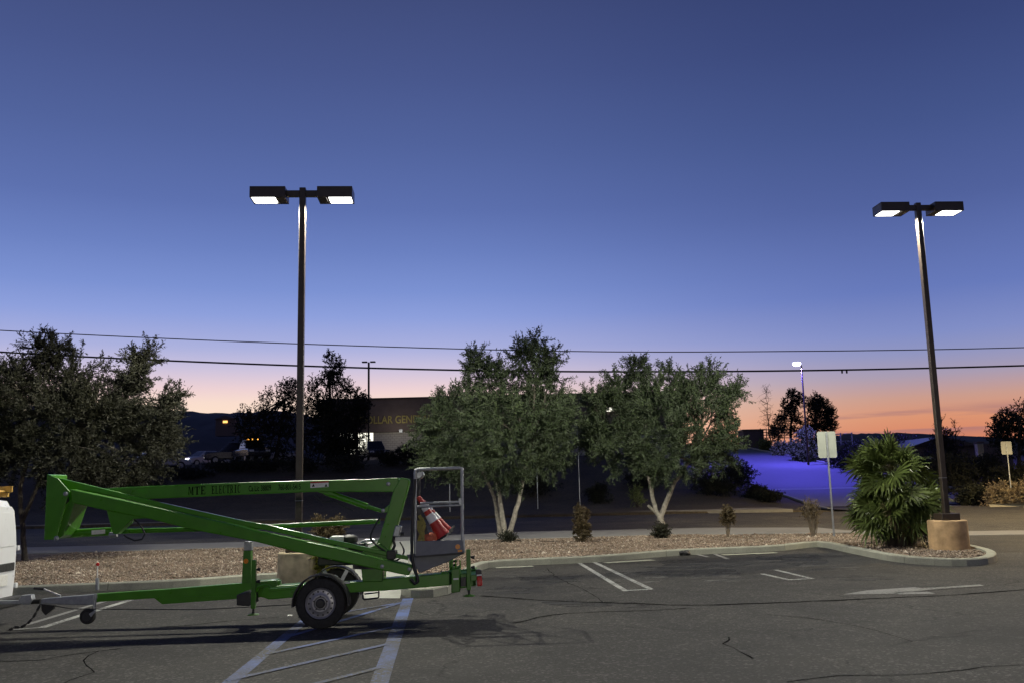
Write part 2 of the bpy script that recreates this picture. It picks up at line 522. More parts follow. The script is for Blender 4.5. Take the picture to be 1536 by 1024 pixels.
def zt(x, y):
    """terrain height beyond the street (numpy)"""
    x = np.asarray(x, float); y = np.asarray(y, float)
    ss = lambda t: np.clip(t, 0, 1) ** 2 * (3 - 2 * np.clip(t, 0, 1))
    left = .1 + .35 * np.clip((y - 51) / 5, 0, 1) + 3.55 * ss((y - 55) / 20) + np.clip(y - 140, 0, 400) * .012
    street = np.clip(y - 55, 0, 75) * .09
    right = .1 + .3 * np.clip((y - 47) / 5, 0, 1) + 1.7 * ss((y - 52) / 18) + np.clip(y - 75, 0, 45) * .085 + np.clip(y - 140, 0, 400) * .01
    a = ss((x - 10.5) / 6.8); b = ss((x - 30.2) / 2.5)
    z = left * (1 - a) + street * a
    z = z * (1 - b) + right * b
    return z


def zt1(x, y): return float(zt(x, y))


xs = np.unique(np.concatenate([np.linspace(-3000, -120, 14), np.arange(-120, 120, 1.5), np.linspace(120, 3000, 14)]))
ys = np.unique(np.concatenate([[50.45], np.arange(50.6, 150, 1.2), np.linspace(150, 500, 24), np.linspace(550, 4000, 10)]))
XX, YY = np.meshgrid(xs, ys)
ZZ = zt(XX, YY)
ZZ = ZZ - .12 * ((XX > 17.4) & (XX < 30.0) & (YY < 140))
rg = np.random.RandomState(3)
ZZ = ZZ + np.where((XX < 17) | (XX > 32), rg.randn(*XX.shape) * .05, 0) * (YY > 57)


ZZ[0] = -.6


def grid(name, XX, YY, ZZ, mat, kind='structure'):
    nr, nc = XX.shape
    idx = np.arange(nr * nc).reshape(nr, nc)
    Fq = np.stack([idx[:-1, :-1], idx[:-1, 1:], idx[1:, 1:], idx[1:, :-1]], -1).reshape(-1, 4)
    o = fast_mesh(name, np.stack([XX, YY, ZZ], -1).reshape(-1, 3), Fq, mat)
    o.data.polygons.foreach_set('use_smooth', [True] * len(o.data.polygons))
    return tag(o, kind=kind)


grid('terrain', XX, YY, ZZ, M['soil'])
# low ground under everything nearer
gx, gy = np.meshgrid(np.array([-3000., -200, 0, 200, 3000]), np.array([-2000., -200, 0, 50.7]))
grid('ground', gx, gy, gx * 0 - .12, M['soil'])

sy = np.arange(55.5, 132, 1.0); sxx = np.linspace(18.2, 29.8, 12)
SX, SY = np.meshgrid(sxx, sy)
grid('side_street', SX, SY, zt(SX * 0 + 25, SY) + .012, M['side'])
# pale cross gutter where the side street meets the lit slope, and kerbs either side
m_ = MB()
for i in range(10):
    xa, xb = 18.25 + i * 1.15, 18.25 + (i + 1) * 1.15
    pa, pb = (xa, 65.6), (xb, 65.6)
    z0, z1 = zt1(25, 65.6) + .018, zt1(25, 66.5) + .018
    m_.add([(xa, 65.6, z0), (xb, 65.6, z0), (xb, 66.5, z1), (xa, 66.5, z1)], [(0, 1, 2, 3)])
tag(m_.build('cross_gutter', M['ramp'], fix=False), kind='structure')
for xk, kh_ in ((17.95, .03), (29.8, .15)):
    m_ = MB()
    for i in range(40):
        ya, yb = 54 + i * 1.9, 54 + (i + 1) * 1.9 - .02
        za, zb = zt1(25, ya), zt1(25, yb)
        m_.add([(xk, ya, za - .1), (xk + .25, ya, za - .1), (xk + .25, ya, za + kh_), (xk, ya, za + kh_), (xk, yb, zb - .1), (xk + .25, yb, zb - .1), (xk + .25, yb, zb + kh_), (xk, yb, zb + kh_)],
               [(0, 1, 2, 3), (7, 6, 5, 4), (0, 4, 5, 1), (1, 5, 6, 2), (2, 6, 7, 3), (3, 7, 4, 0)])
    tag(m_.build('side_street_kerb', M['kerb'], bevel=.02), kind='structure')


def sheet(name, pts, z, mat, kind='structure'):
    m = MB(); m.add([(p[0], p[1], z) for p in pts], [tuple(range(len(pts)))])
    o = m.build(name, mat, fix=False)
    if o.data.polygons[0].normal.z < 0: o.data.flip_normals()
    return tag(o, kind=kind)


def gp(pts, z=0.0): return [G(x, y, z) for x, y in pts]


def smooth_line(pts, step=.35, closed=False):
    P = [Vector((p[0], p[1], 0)) for p in pts]; out = []
    n = len(P)
    for i in range(n - 1):
        a, b, c, d = P[max(i - 1, 0)], P[i], P[i + 1], P[min(i + 2, n - 1)]
        k = max(2, int((c - b).length / step))
        for j in range(k):
            t = j / k
            out.append(.5 * ((2 * b) + (c - a) * t + (2 * a - 5 * b + 4 * c - d) * t * t + (3 * b - a - 3 * c + d) * t ** 3))
    out.append(P[-1]); return out


lot = [(-80, -70), (80, -70), (80, 31.0), (-80, 31.0)]
sheet('parking_lot', lot, 0.0, M['asphalt'])
near_edge = gp([(-500, 838), (40, 825), (380, 816.5), (640, 808), (782, 801), (1069, 795), (1228, 795), (1450, 796), (1536, 795), (2300, 785)])
far_edge = gp([(-500, 804), (40, 792), (370, 784), (600, 778), (900, 771), (1190, 767.5), (1536, 762), (2300, 750)])
sheet('street', near_edge + far_edge[::-1], 0.006, M['street'])
# street goes on under the mouth of the side street
sheet('street_mouth', [(17.8, 44), (34, 44), (34, 56.5), (17.8, 56.5)], 0.0025, M['street'])

# near sidewalk between planters and street
walk_front = gp([(-500, 852), (40, 835), (380, 825), (530, 818), (640, 814.5), (772, 812), (886, 809), (1016, 804.5), (1098, 805), (1212, 803.5), (1300, 803), (1400, 803), (1536, 801), (2300, 790)])


def slab(name, front, back, z0, z1, mat):
    m = MB(); poly = [Vector((p[0], p[1], z0)) for p in front] + [Vector((p[0], p[1], z0)) for p in back[::-1]]
    m.prism(poly, (0, 0, z1 - z0)); return tag(m.build(name, mat, bevel=.012), kind='structure')


slab('sidewalk', [p for p in walk_front[:11]], [p for p in near_edge[:7]], -.05, .105, M['walk'])
slab('gutter', [p for p in walk_front[10:]], [Vector((near_edge[6].x + .3, near_edge[6].y, 0))] + [p for p in near_edge[7:]], -.05, .010, M['walk'])
# far sidewalk: kerb face and slab
fs = [p + Vector((0, .02, 0)) for p in far_edge]
fb = [p + Vector((0, 3.4, 0)) for p in far_edge]
xl = [p for p in fs if p.x < 19]
slab('far_sidewalk', [p for p in fs if p.x < 17], [p for p in fb if p.x < 17.6], -.1, .17, M['farwalk'])
slab('far_sidewalk', [Vector((31, 46.6, 0))] + [p for p in fs if p.x > 25], [Vector((31, 50, 0))] + [p for p in fb if p.x > 25], -.1, .16, M['farwalk'])

# painted lines --------------------------------------------------------------


def stripe(name, a, b, w, mat, z=.004):
    a, b = Vector((a.x, a.y, 0)), Vector((b.x, b.y, 0)); t = (b - a).normalized(); s = Vector((-t.y, t.x, 0)) * w / 2
    return sheet(name, [a - s, b - s, b + s, a + s], z, mat)


def stripe_px(name, a, b, w, mat, z=.004): return stripe(name, G(*a), G(*b), w, mat, z)


# double ended stall lines
stripe_px('stall_line', (866, 842), (939, 886), .10, M['white_line'])
stripe_px('stall_line', (890, 842), (976, 883), .10, M['white_line'])
stripe_px('stall_line', (935, 885.8), (977, 883.5), .12, M['white_line'], .008)
stripe_px('stall_line', (1143, 860), (1185, 869.5), .10, M['white_line'])
stripe_px('stall_line', (1163, 854), (1219, 867.5), .10, M['white_line'])
stripe_px('stall_line', (1182, 869.5), (1220, 867.3), .12, M['white_line'], .008)
stripe_px('stall_line', (1047, 831), (1062, 835), .10, M['grey_line'])
stripe_px('stall_line', (1070, 829.5), (1092, 838), .10, M['grey_line'])
stripe_px('stall_line', (20, 944.5), (62, 941), .10, M['grey_line'], .008)
stripe_px('stall_line', (62, 941), (200, 898), .12, M['white_line'])
stripe_px('stall_line', (38, 937), (165, 899), .10, M['grey_line'])
# blue hatched access aisle
stripe_px('aisle_line', (322, 1042), (470, 920), .145, M['blue_line'])
stripe_px('aisle_line', (560, 1050), (612, 897), .17, M['blue_line'])
for a, b in (((340, 1021), (581, 966)), ((472, 1026), (569, 1001.5)), ((400, 981), (592, 940)), ((432, 955), (598, 905)), ((520, 917), (606, 903))):
    stripe_px('aisle_hatch', a, b, .085, M['blue_line'], .008)
# scuffed old line on the right
for pts, mt, z in (([(1264, 891), (1300, 885), (1372, 880), (1398, 884), (1340, 890)], 'grey_line', .004), ([(1340, 885), (1470, 876.5), (1476, 878.5), (1360, 887)], 'old_paint', .008),
                   ([(1340, 888), (1392, 887), (1404, 890), (1350, 891)], 'grey_line', .004)):
    sheet('old_line', gp(pts), z, M[mt])


def crack(pts, w, z=.003, jit=.03):
    P = smooth_line(gp(pts), .22); rr = random.Random(len(pts) * 7 + int(pts[0][0]))
    m = MB(); L, R = [], []
    for i, p in enumerate(P):
        t = (P[min(i + 1, len(P) - 1)] - P[max(i - 1, 0)]).normalized(); s = Vector((-t.y, t.x, 0))
        p = p + s * rr.uniform(-jit, jit); ww = w * rr.uniform(.3, 1.2)
        L.append(p + s * ww); R.append(p - s * ww)
    n = len(P)
    m.add([(p.x, p.y, z) for p in L + R], [(i, n + i, n + i + 1, i + 1) for i in range(n - 1)])
    o = m.build('asphalt_crack', M['crack'], fix=False)
    return tag(o, kind='structure')


crack([(722, 893), (800, 899), (905, 903), (1030, 907), (1150, 904), (1290, 898), (1420, 892), (1536, 884), (1600, 880)], 0.046)
crack([(770, 934), (830, 922), (900, 917), (980, 915), (1030, 912)], 0.031)
crack([(1095, 955), (1088, 965), (1110, 977), (1130, 987)], 0.011)
crack([(1150, 921), (1240, 930), (1310, 945), (1372, 962)], 0.011)
crack([(60, 1040), (105, 1020), (137, 1008), (134, 998), (122, 990), (148, 976)], 0.009)
crack([(1180, 1022), (1260, 1013), (1380, 1011), (1480, 1000), (1536, 996)], 0.011)
crack([(-20, 991), (60, 989), (110, 981), (180, 972)], 0.015)
crack([(240, 940), (300, 936), (330, 932), (420, 925)], 0.018)


crack([(905, 903), (880, 885), (840, 868), (820, 852)], 0.010)


def blotch(cx, cy, rx, ry, seed, mt='blotch', z=.002):
    rr = random.Random(seed); pts = []
    c = G(cx, cy)
    for i in range(26):
        a = 2 * math.pi * i / 26; k = rr.uniform(.55, 1.1)
        q = G(cx + rx * k * math.cos(a), cy + ry * k * math.sin(a)); pts.append(q)
    sheet('oil_stain' if mt == 'blotch' else 'worn_patch', pts, z, M[mt])


for i, b in enumerate([(830, 868, 62, 9), (1040, 852, 100, 14), (770, 884, 50, 7), (1190, 838, 60, 10), (1290, 866, 60, 5), (900, 905, 90, 7)]): blotch(*b, 31 + i)
for i, b in enumerate([(800, 862, 50, 8), (960, 864, 60, 12), (1090, 866, 60, 9), (1240, 850, 60, 6)]): blotch(*b, 61 + i, 'worn', .0012)

# kerbs and gravel -------------------------------------------------------------


def kerb(name, line, side, w, h, mat, chunk=3.0):
    """kerb of rectangular section along a ground line; side=+1 puts the body to the left of the line"""
    P = line; m = MB(); n = len(P)
    nor = []
    for i in range(n):
        t = (P[min(i + 1, n - 1)] - P[max(i - 1, 0)]).normalized(); nor.append(Vector((-t.y, t.x, 0)) * side)
    acc, start = 0, 0
    for i in range(1, n):
        acc += (P[i] - P[i - 1]).length
        if acc >= chunk or i == n - 1:
            idx = list(range(start, i + 1)); k = len(idx)
            vs = []
            for q, j in enumerate(idx):
                p = P[j].copy()
                if q == 0 and start > 0: p += (P[j + 1] - P[j]).normalized() * .012
                o2 = nor[j]
                for off, zz in ((0, -.08), (.015, h - .02), (.035, h), (w, h), (w, -.08)):
                    vs.append((p.x + o2.x * off, p.y + o2.y * off, zz))
            fs_ = [(q * 5 + e, q * 5 + (e + 1) % 5, (q + 1) * 5 + (e + 1) % 5, (q + 1) * 5 + e) for q in range(k - 1) for e in range(5)]
            fs_ += [tuple(range(5)), tuple(range((k - 1) * 5 + 4, (k - 1) * 5 - 1, -1))]
            m.add(vs, fs_)
            start, acc = i, 0
    o = m.build(name, mat, smooth=False); tag(o, kind='structure')
    return [P[i] + nor[i] * (w - .01) for i in range(n)]


KH = .14
kl = smooth_line(gp([(-420, 908), (-100, 897), (24, 891), (260, 881), (390, 871.5), (505, 865.5), (528, 862)]))
kl2 = smooth_line([kl[-1], G(536, 850), G(548, 816)])
in_l = kerb('kerb', kl + kl2[1:], 1, .2, KH, M['kerb'])
kr = smooth_line(gp([(622, 813), (612, 850), (601, 884), (606, 893), (630, 896.5), (672, 891), (700, 874), (722, 855), (760, 849), (903, 842), (1020, 832.5), (1157, 826.5), (1215, 820.5), (1235, 820.5), (1275, 829), (1326, 839.5), (1372, 845.5), (1428, 848.4), (1470, 847.8), (1492, 843.5), (1496, 836.5), (1478, 829.5), (1440, 821), (1390, 813), (1300, 805)]))
in_r = kerb('kerb', kr, 1, .2, KH, M['kerb'])
# pale concrete pan in front of the long kerb, patched here and there
pan = [p for p in kr if 852 > 0]
for a, b in (((742, 850.5), (798, 848.5)), ((903, 843.5), (975, 839)), ((1080, 831.5), (1160, 828.2))):
    P0, P1 = G(*a), G(*b); t = (P1 - P0).normalized(); s = Vector((t.y, -t.x, 0))
    sheet('gutter_pan', [P0, P0 + s * .28, P1 + s * .28, P1], .012, M['kerb'])

# walkway/ramp between the two planters
wk = [kl[-1] + Vector((.0, 0, 0)), G(545, 897), G(600, 897), G(612, 850), G(622, 815.5), G(548, 817)]
m_ = MB()
hts = [.03, .006, .006, .10, .11, .11]
m_.add([(p.x, p.y, h) for p, h in zip(wk, hts)], [(0, 1, 2, 3), (0, 3, 4, 5)])
ow = m_.build('walkway', M['ramp'], fix=False)
tag(ow, kind='structure')


def in_poly(px, py, poly):
    x = np.array([p[0] for p in poly]); y = np.array([p[1] for p in poly]); ins = np.zeros(len(px), bool); j = len(x) - 1
    for i in range(len(x)):
        c = ((y[i] > py) != (y[j] > py)) & (px < (x[j] - x[i]) * (py - y[i]) / (y[j] - y[i] + 1e-12) + x[i])
        ins ^= c; j = i
    return ins


bed_l = in_l[:] + [p for p in gp([(530, 818), (380, 825), (40, 835), (-420, 850)])]
bed_r = in_r[:] + [p for p in gp([(1300, 803.6), (1212, 804), (1098, 805.5), (1016, 805), (886, 809.5), (772, 812.5), (640, 815), (622, 815)])]


def gravel(poly, seed, dens):
    sheet('gravel_bed', poly, .085, M['bed'], 'stuff')
    r = np.random.RandomState(seed)
    px = np.array([p[0] for p in poly]); py = np.array([p[1] for p in poly])
    x0, x1, y0, y1 = max(px.min(), -13), px.max(), py.min(), py.max()
    n = int((x1 - x0) * (y1 - y0) * dens)
    X = r.uniform(x0, x1, n); Y = r.uniform(y0, y1, n); k = in_poly(X, Y, poly); X, Y = X[k], Y[k]; n = len(X)
    S = r.uniform(.010, .029, n) * np.where(r.rand(n) < .02, 2.2, 1)
    C = np.stack([X, Y, .085 + S * .35], -1)
    base = np.array([[1, 0, 0], [-1, 0, 0], [0, 1, 0], [0, -1, 0], [0, 0, .75], [0, 0, -.6]])
    V = base[None] * r.uniform(.65, 1.3, (n, 6, 1)) * S[:, None, None]
    a = r.uniform(0, 6.28, n); ca, sa = np.cos(a)[:, None], np.sin(a)[:, None]
    V = np.stack([V[..., 0] * ca - V[..., 1] * sa, V[..., 0] * sa + V[..., 1] * ca, V[..., 2]], -1) + C[:, None]
    fb_ = np.array([[0, 2, 4], [2, 1, 4], [1, 3, 4], [3, 0, 4], [2, 0, 5], [1, 2, 5], [3, 1, 5], [0, 3, 5]])
    Fi = (np.arange(n) * 6)[:, None, None] + fb_[None]
    o = fast_mesh('gravel', V.reshape(-1, 3), Fi.reshape(-1, 3), M['stone']); tag(o, kind='stuff')


gravel(bed_l, 5, 250)
gravel(bed_r, 6, 250)

# ------------------------------------------------------------------ lamp light with a wide-throw (batwing) distribution


def lamp_light(name, loc, power, col, cap=.30, expo=1.2, radius=.04, aim=None, cut=.15):
    l = bpy.data.lights.new(name, 'POINT'); l.energy = power; l.color = col; l.shadow_soft_size = radius
    l.use_nodes = True; t = l.node_tree; n = t.nodes
    em = n['Emission']
    c = n.new('ShaderNodeTexCoord'); s = n.new('ShaderNodeSeparateXYZ'); t.links.new(c.outputs['Normal'], s.inputs[0])

    def mt(op, a, b):
        x = n.new('ShaderNodeMath'); x.operation = op
        for i, k in enumerate((a, b)):
            if isinstance(k, (int, float)): x.inputs[i].default_value = k
            else: t.links.new(k, x.inputs[i])
        return x.outputs[0]
    cz = mt('MULTIPLY', s.outputs[2], -1.0)
    cc = mt('MAXIMUM', cz, cap)
    g = mt('POWER', cc, -expo)
    mr = n.new('ShaderNodeMapRange'); t.links.new(cz, mr.inputs[0]); mr.interpolation_type = 'SMOOTHSTEP'
    mr.inputs[1].default_value = cut - .10; mr.inputs[2].default_value = cut + .12; mr.inputs[3].default_value = 0; mr.inputs[4].default_value = 1
    t.links.new(mt('MULTIPLY', g, mr.outputs[0]), em.inputs['Strength'])
    o = bpy.data.objects.new(name, l); COL.objects.link(o); o.location = loc
    return o


# ------------------------------------------------------------------ lamp posts


def lamp_post(base, head_z, rotz, foot_mat, foot_r, foot_h, label, power, col):
    root = empty('lamp_post', base, label, 'lamp post', 'twin headed lamp posts of the parking lot')
    R = Matrix.Rotation(rotz, 3, 'Z'); B = Vector(base)
    L = lambda x, y, z: B + R @ Vector((x, y, z))
    m = MB(); prof = [(foot_r * 1.02, -.1), (foot_r * 1.02, .02), (foot_r, foot_h - .05), (foot_r * .985, foot_h - .015), (foot_r * .94, foot_h)]
    m.lathe(prof, B, n=40); m.build('concrete_footing', foot_mat, root, smooth=True)
    m = MB(); m.box(L(0, 0, foot_h + .075), (.42, .42, .15), R); m.build('base_cover', M['bronze'], root, bevel=.015)
    m = MB(); m.box(L(0, 0, (foot_h + .15 + head_z + .16) / 2), (.125, .125, head_z + .16 - foot_h - .15), R); m.build('pole', M['bronze'], root, bevel=.012)
    m = MB(); m.box(L(0, 0, foot_h + .95), (.131, .131, .012), R); m.build('pole_band', M['galv'], root)
    for sgn in (-1, 1):
        m = MB(); m.box(L(sgn * .19, 0, head_z + .04), (.26, .09, .13), R); m.build('arm', M['bronze'], root, bevel=.01)
        m = MB(); x0, x1 = .31, 1.0
        hw = .24
        # housing: open box (walls + lid) with tapered inner end
        pts = [(x0, -hw), (x1, -hw), (x1, hw), (x0, hw)]
        m.box(L(sgn * (x0 + x1) / 2, 0, head_z + .11), (x1 - x0, 2 * hw, .03), R)
        m.box(L(sgn * (x0 + x1) / 2, -hw + .012, head_z), (x1 - x0, .024, .20), R)
        m.box(L(sgn * (x0 + x1) / 2, hw - .012, head_z), (x1 - x0, .024, .20), R)
        m.box(L(sgn * (x0 + .012), 0, head_z), (.024, 2 * hw - .05, .20), R)
        m.box(L(sgn * (x1 - .012), 0, head_z), (.024, 2 * hw - .05, .20), R)
        m.box(L(sgn * (x0 + .10), 0, head_z - .085), (.16, 2 * hw - .05, .03), R)
        hd = m.build('lamp_head', M['bronze'], root, bevel=.006)
        m = MB(); lx, ly = .225, hw - .035
        m.add([L(sgn * (x0 + .44) + a * lx * k, b * ly * k, head_z - .072 - dz) for k, dz in ((1, 0), (.93, .022), (.7, .04)) for a, b in ((-1, -1), (1, -1), (1, 1), (-1, 1))], [(0, 1, 2, 3), (8, 9, 10, 11)] + [(q * 4 + e, q * 4 + (e + 1) % 4, q * 4 + 4 + (e + 1) % 4, q * 4 + 4 + e) for q in (0, 1) for e in range(4)])
        m.build('lens', M['lens'], hd)
        lamp_light('lamp_light', L(sgn * (x0 + .44), 0, head_z - .18), power, col)
    return root


LP = G(447, 876); RP = G(1425, 829)
LCOL = (1.0, .96, .80)
lamp_post(LP, at(452, 292, LP.y).z - .03, D(4), M['beige'], .38, .60, 'bronze twin head lamp post rising from the beige footing behind the green trailer', 1120, LCOL)
lamp_post(RP, at(1371, 313, RP.y).z - .03, D(3), M['tan'], .42, .74, 'bronze twin head lamp post on a round tan footing beside the fan palm', 960, LCOL)

def smooth3(P_, k=8):
    out = []; n = len(P_)
    for i in range(n - 1):
        a, b, c, d = P_[max(i - 1, 0)], P_[i], P_[i + 1], P_[min(i + 2, n - 1)]
        for j in range(k):
            t = j / k; out.append(.5 * ((2 * b) + (c - a) * t + (2 * a - 5 * b + 4 * c - d) * t * t + (3 * b - a - 3 * c + d) * t ** 3))
    out.append(P_[-1]); return out


# ------------------------------------------------------------------ boom lift trailer
TA = D(2.0)
te = Vector((math.cos(TA), math.sin(TA), 0)); tn = Vector((-math.sin(TA), math.cos(TA), 0))
WN = G(480, 943.5)
TO = WN + tn * .76


def T(p, w):
    d = ray(*p); k = (TO - CAM).dot(tn) + w
    return CAM + d * (k / d.dot(tn))


c1 = lambda x, y: (x / 3.304, 690 + y / 3.303)
c2 = lambda x, y: (40 + x / 4.453, 690 + y / 4.452)
c3 = lambda x, y: (340 + x / 3.7925, 690 + y / 3.7925)
c4 = lambda x, y: (560 + x / 4.265, 680 + y / 4.267)
c8 = lambda x, y: (430 + x / 6.144, 770 + y / 6.146)


def plate(m, pts, w0, w1): return m.prism([T(p, w0) for p in pts], tn * (w1 - w0))


tr = empty('boom_lift_trailer', TO, 'green towable boom lift folded on its two wheel trailer', 'boom lift')
gr = M['green']

# upper boom with the lettering
m = MB(); plate(m, [(100, 734), (345, 723.2), (540, 718), (598, 715.8), (598, 737), (470, 737), (380, 740.5), (104, 753)], .06, .28)
ub = m.build('upper_boom', gr, tr, bevel=.012)
m = MB(); plate(m, [(190, 729.2), (300, 724.8), (300, 725.6), (190, 730)], .045, .06); m.build('trim_strip', gr, ub)


def text_on(s, p_left, p_right, w, size_px, mat, parent, name='lettering', xscale=1.0, extr=.0015):
    """flat lettering laid on the trailer's side between two photo pixels"""
    cu = bpy.data.curves.new(name, 'FONT'); cu.body = s; cu.extrude = extr; cu.align_x = 'LEFT'; cu.size = 1.0; cu.offset = .008
    tmp = bpy.data.objects.new(name, cu); COL.objects.link(tmp)
    bpy.context.view_layer.update()
    me = bpy.data.meshes.new_from_object(tmp.evaluated_get(bpy.context.evaluated_depsgraph_get()))
    bpy.data.objects.remove(tmp)
    a, b = T(p_left, w), T(p_right, w); x = (b - a); Ln = x.length; x.normalize(); nrm_ = -tn; z = nrm_.cross(x).normalized()
    co = [v.co.copy() for v in me.vertices]; x0 = min(c.x for c in co); x1 = max(c.x for c in co)
    y0 = min(c.y for c in co); y1 = max(c.y for c in co)
    hs = (T((p_left[0], p_left[1] - size_px), w) - a).length / (y1 - y0)
    o_ = ORG[parent.name]
    for v, c in zip(me.vertices, co):
        v.co = a + x * ((c.x - x0) / (x1 - x0) * Ln) + z * ((c.y - y0) * hs) + nrm_ * c.z - o_
    me.update()
    return link_mesh(name, me, mat, parent)


SERIF = {
    'M': [(0, 0, .16, .08), (.04, 0, .12, 1), (0, .92, .24, 1), (.64, 0, 1, .08), (.74, 0, .92, 1), (.72, .92, 1, 1), [(.1, 1), (.28, 1), (.56, .1), (.46, .1)], [(.46, .1), (.56, .1), (.82, 1), (.74, 1)]],
    'T': [(.36, 0, .62, 1), (.24, 0, .76, .08), (0, .9, 1, 1), (0, .68, .08, .92), (.92, .68, 1, .92)],
    'E': [(.12, 0, .36, 1), (0, 0, .9, .09), (0, .91, .88, 1), (.3, .46, .66, .55), (.82, 0, .9, .28), (.8, .74, .88, 1), (.6, .36, .67, .65)],
    'L': [(.12, 0, .36, 1), (0, 0, .9, .09), (0, .92, .5, 1), (.82, 0, .9, .34)],
    'I': [(.36, 0, .64, 1), (.18, 0, .82, .08), (.18, .92, .82, 1)],
    'R': [(.12, 0, .34, 1), (0, 0, .46, .08), (0, .92, .66, 1), (.3, .46, .66, .55), (.62, .52, .82, .95), [(.42, .5), (.62, .5), (1, .0), (.74, 0)], (.74, 0, 1, .08)],
    'C': [(.04, .2, .26, .8), [(.04, .78), (.26, .78), (.5, .93), (.5, 1), (.3, 1)], [(.04, .22), (.26, .22), (.5, .07), (.5, 0), (.3, 0)], (.45, .93, .8, 1), (.45, 0, .8, .07), (.78, .66, .88, 1), [(.78, .07), (.9, .28), (.84, .3), (.72, .06)]]}


def serif_text(word, p_left, p_right, w, size_px):
    a, b = T(p_left, w), T(p_right, w); x = (b - a); cw = x.length / len(word); x.normalize(); z = (-tn).cross(x).normalized()
    hs = (T((p_left[0], p_left[1] - size_px), w) - a).length; m = MB()
    for i, ch in enumerate(word):
        for k, sh in enumerate(SERIF[ch]):
            pts = sh if isinstance(sh, list) else [(sh[0], sh[1]), (sh[2], sh[1]), (sh[2], sh[3]), (sh[0], sh[3])]
            m.prism([a + x * (cw * (i + .06 + .86 * q[0])) + z * (hs * q[1]) - tn * (.0004 * k) for q in pts], tn * .002)
    return m.build('lettering', M['letter'], ub)


serif_text('MTE', (282, 741.6), (309.5, 740.4), .0575, 12.2)
serif_text('ELECTRIC', (317, 740), (361.5, 738), .0575, 12.0)
text_on('Ca Lic 38809', (373, 736.3), (406.5, 734.9), .0575, 8.6, M['letter'], ub)
text_on('760-801-5415', (417.5, 734.4), (451, 733.2), .0575, 8.6, M['letter'], ub)
m = MB(); plate(m, [(465.5, 724.2), (492.8, 722.8), (492.8, 729.5), (465.5, 731)], .054, .059)
lb = m.build('warning_label', M['whitepl'], ub)
m = MB(); plate(m, [(465.5, 722.3), (492.8, 721), (492.8, 722.6), (465.5, 724)], .053, .0585); m.build('label_stripe', M['red'], lb)
for a in (470, 489):
    m = MB(); plate(m, [(a - 2.2, 729.2), (a + 2.2, 729), (a, 724.6)], .051, .0535); m.build('label_symbol', M['letter'], lb)

# knuckle post at the right
m = MB(); plate(m, [c3(990, 97), c3(1032, 103), c3(1040, 118), c3(1036, 140), c3(975, 360), c3(905, 570), c3(810, 545), c3(870, 440), c3(950, 165)], .05, .29)
post = m.build('knuckle_post', gr, tr, bevel=.012)
for p in (c3(920, 133), c3(890, 285)):
    m = MB(); q = T(p, .048); m.lathe([(.028, 0), (.028, .02), (.015, .026)], q + tn * .01, -tn, 14); m.build('pivot_pin', M['galv'], post, smooth=True)
# diagonal lift cylinder
m = MB(); m.tube([T(c3(560, 178), .17), T(c3(800, 262), .17)], .045, 14); cyl = m.build('lift_cylinder', gr, tr, smooth=True)
m = MB(); m.tube([T(c3(800, 262), .17), T(c3(885, 288), .17)], .026, 12); m.build('cylinder_rod', gr, cyl, smooth=True)
m = MB(); plate(m, [c3(470, 165), c3(600, 178), c3(640, 205), c3(570, 195)], .10, .24); m.build('cylinder_bracket', gr, tr, bevel=.008)
m = MB(); plate(m, [c3(895, 275), c3(920, 252), c3(930, 290), c3(890, 298)], .08, .26); m.build('rod_bracket', gr, tr, bevel=.006)

# elbow plates at the left end
m = MB()
ep = [c2(135, 90), c2(207, 118), c2(285, 205), c2(262, 275), c2(192, 528), c2(115, 530)]
plate(m, ep, -.32, -.29); plate(m, ep, .27, .30)
plate(m, [c2(135, 90), c2(150, 96), c2(131, 528), c2(115, 530)], -.285, .265)
m.build('elbow_bracket', gr, tr, bevel=.008)
m = MB(); plate(m, [c2(300, 255), c2(320, 285), c2(245, 500), c2(215, 520), c2(200, 520), c2(262, 290)], -.24, .2); m.build('elbow_web', M['dgreen'], tr, bevel=.008)
for p in (c2(262, 222), c2(200, 518)):
    m = MB(); m.lathe([(.03, 0), (.03, .02), (.016, .03)], T(p, -.325) + tn * .006, -tn, 14); m.build('pivot_pin', M['galv'], tr, smooth=True)

# lower boom (front) with gusset
m = MB(); plate(m, [c2(288, 190), c2(330, 200), c2(860, 312), (361, 788.8), (383.5, 795.5), (508.8, 821.8), (560, 834.5), (619.5, 848.2), (613, 862.8), (560, 852), (466.6, 832.4), (380, 811), (290, 794), c2(820, 390), c2(540, 335), c2(320, 287), c2(296, 280)], -.28, -.06)
lbm = m.build('lower_boom', gr, tr, bevel=.014)
m = MB(); plate(m, [(159, 762), (224, 776.5), (199, 777.5), (178.5, 797), (175, 800.5), (169, 799.5)], -.25, -.09); m.build('gusset', gr, lbm, bevel=.006)
for p in (c3(885, 602), c3(1040, 618)):
    m = MB(); m.lathe([(.026, 0), (.026, .02), (.014, .026)], T(p, -.28) + tn * .006, -tn, 14); m.build('pivot_pin', M['galv'], lbm, smooth=True)
# levelling link above it
m = MB(); plate(m, [c2(207, 118), c2(240, 122), c2(900, 281), (365.6, 780.5), (400.6, 786), (498, 808.7), (612, 833.7), (612, 839.5), (498, 816), (400, 794.5), (360, 787), c2(900, 312), c2(430, 205), c2(285, 200)], -.05, .03)
m.build('levelling_link', gr, tr, bevel=.008)
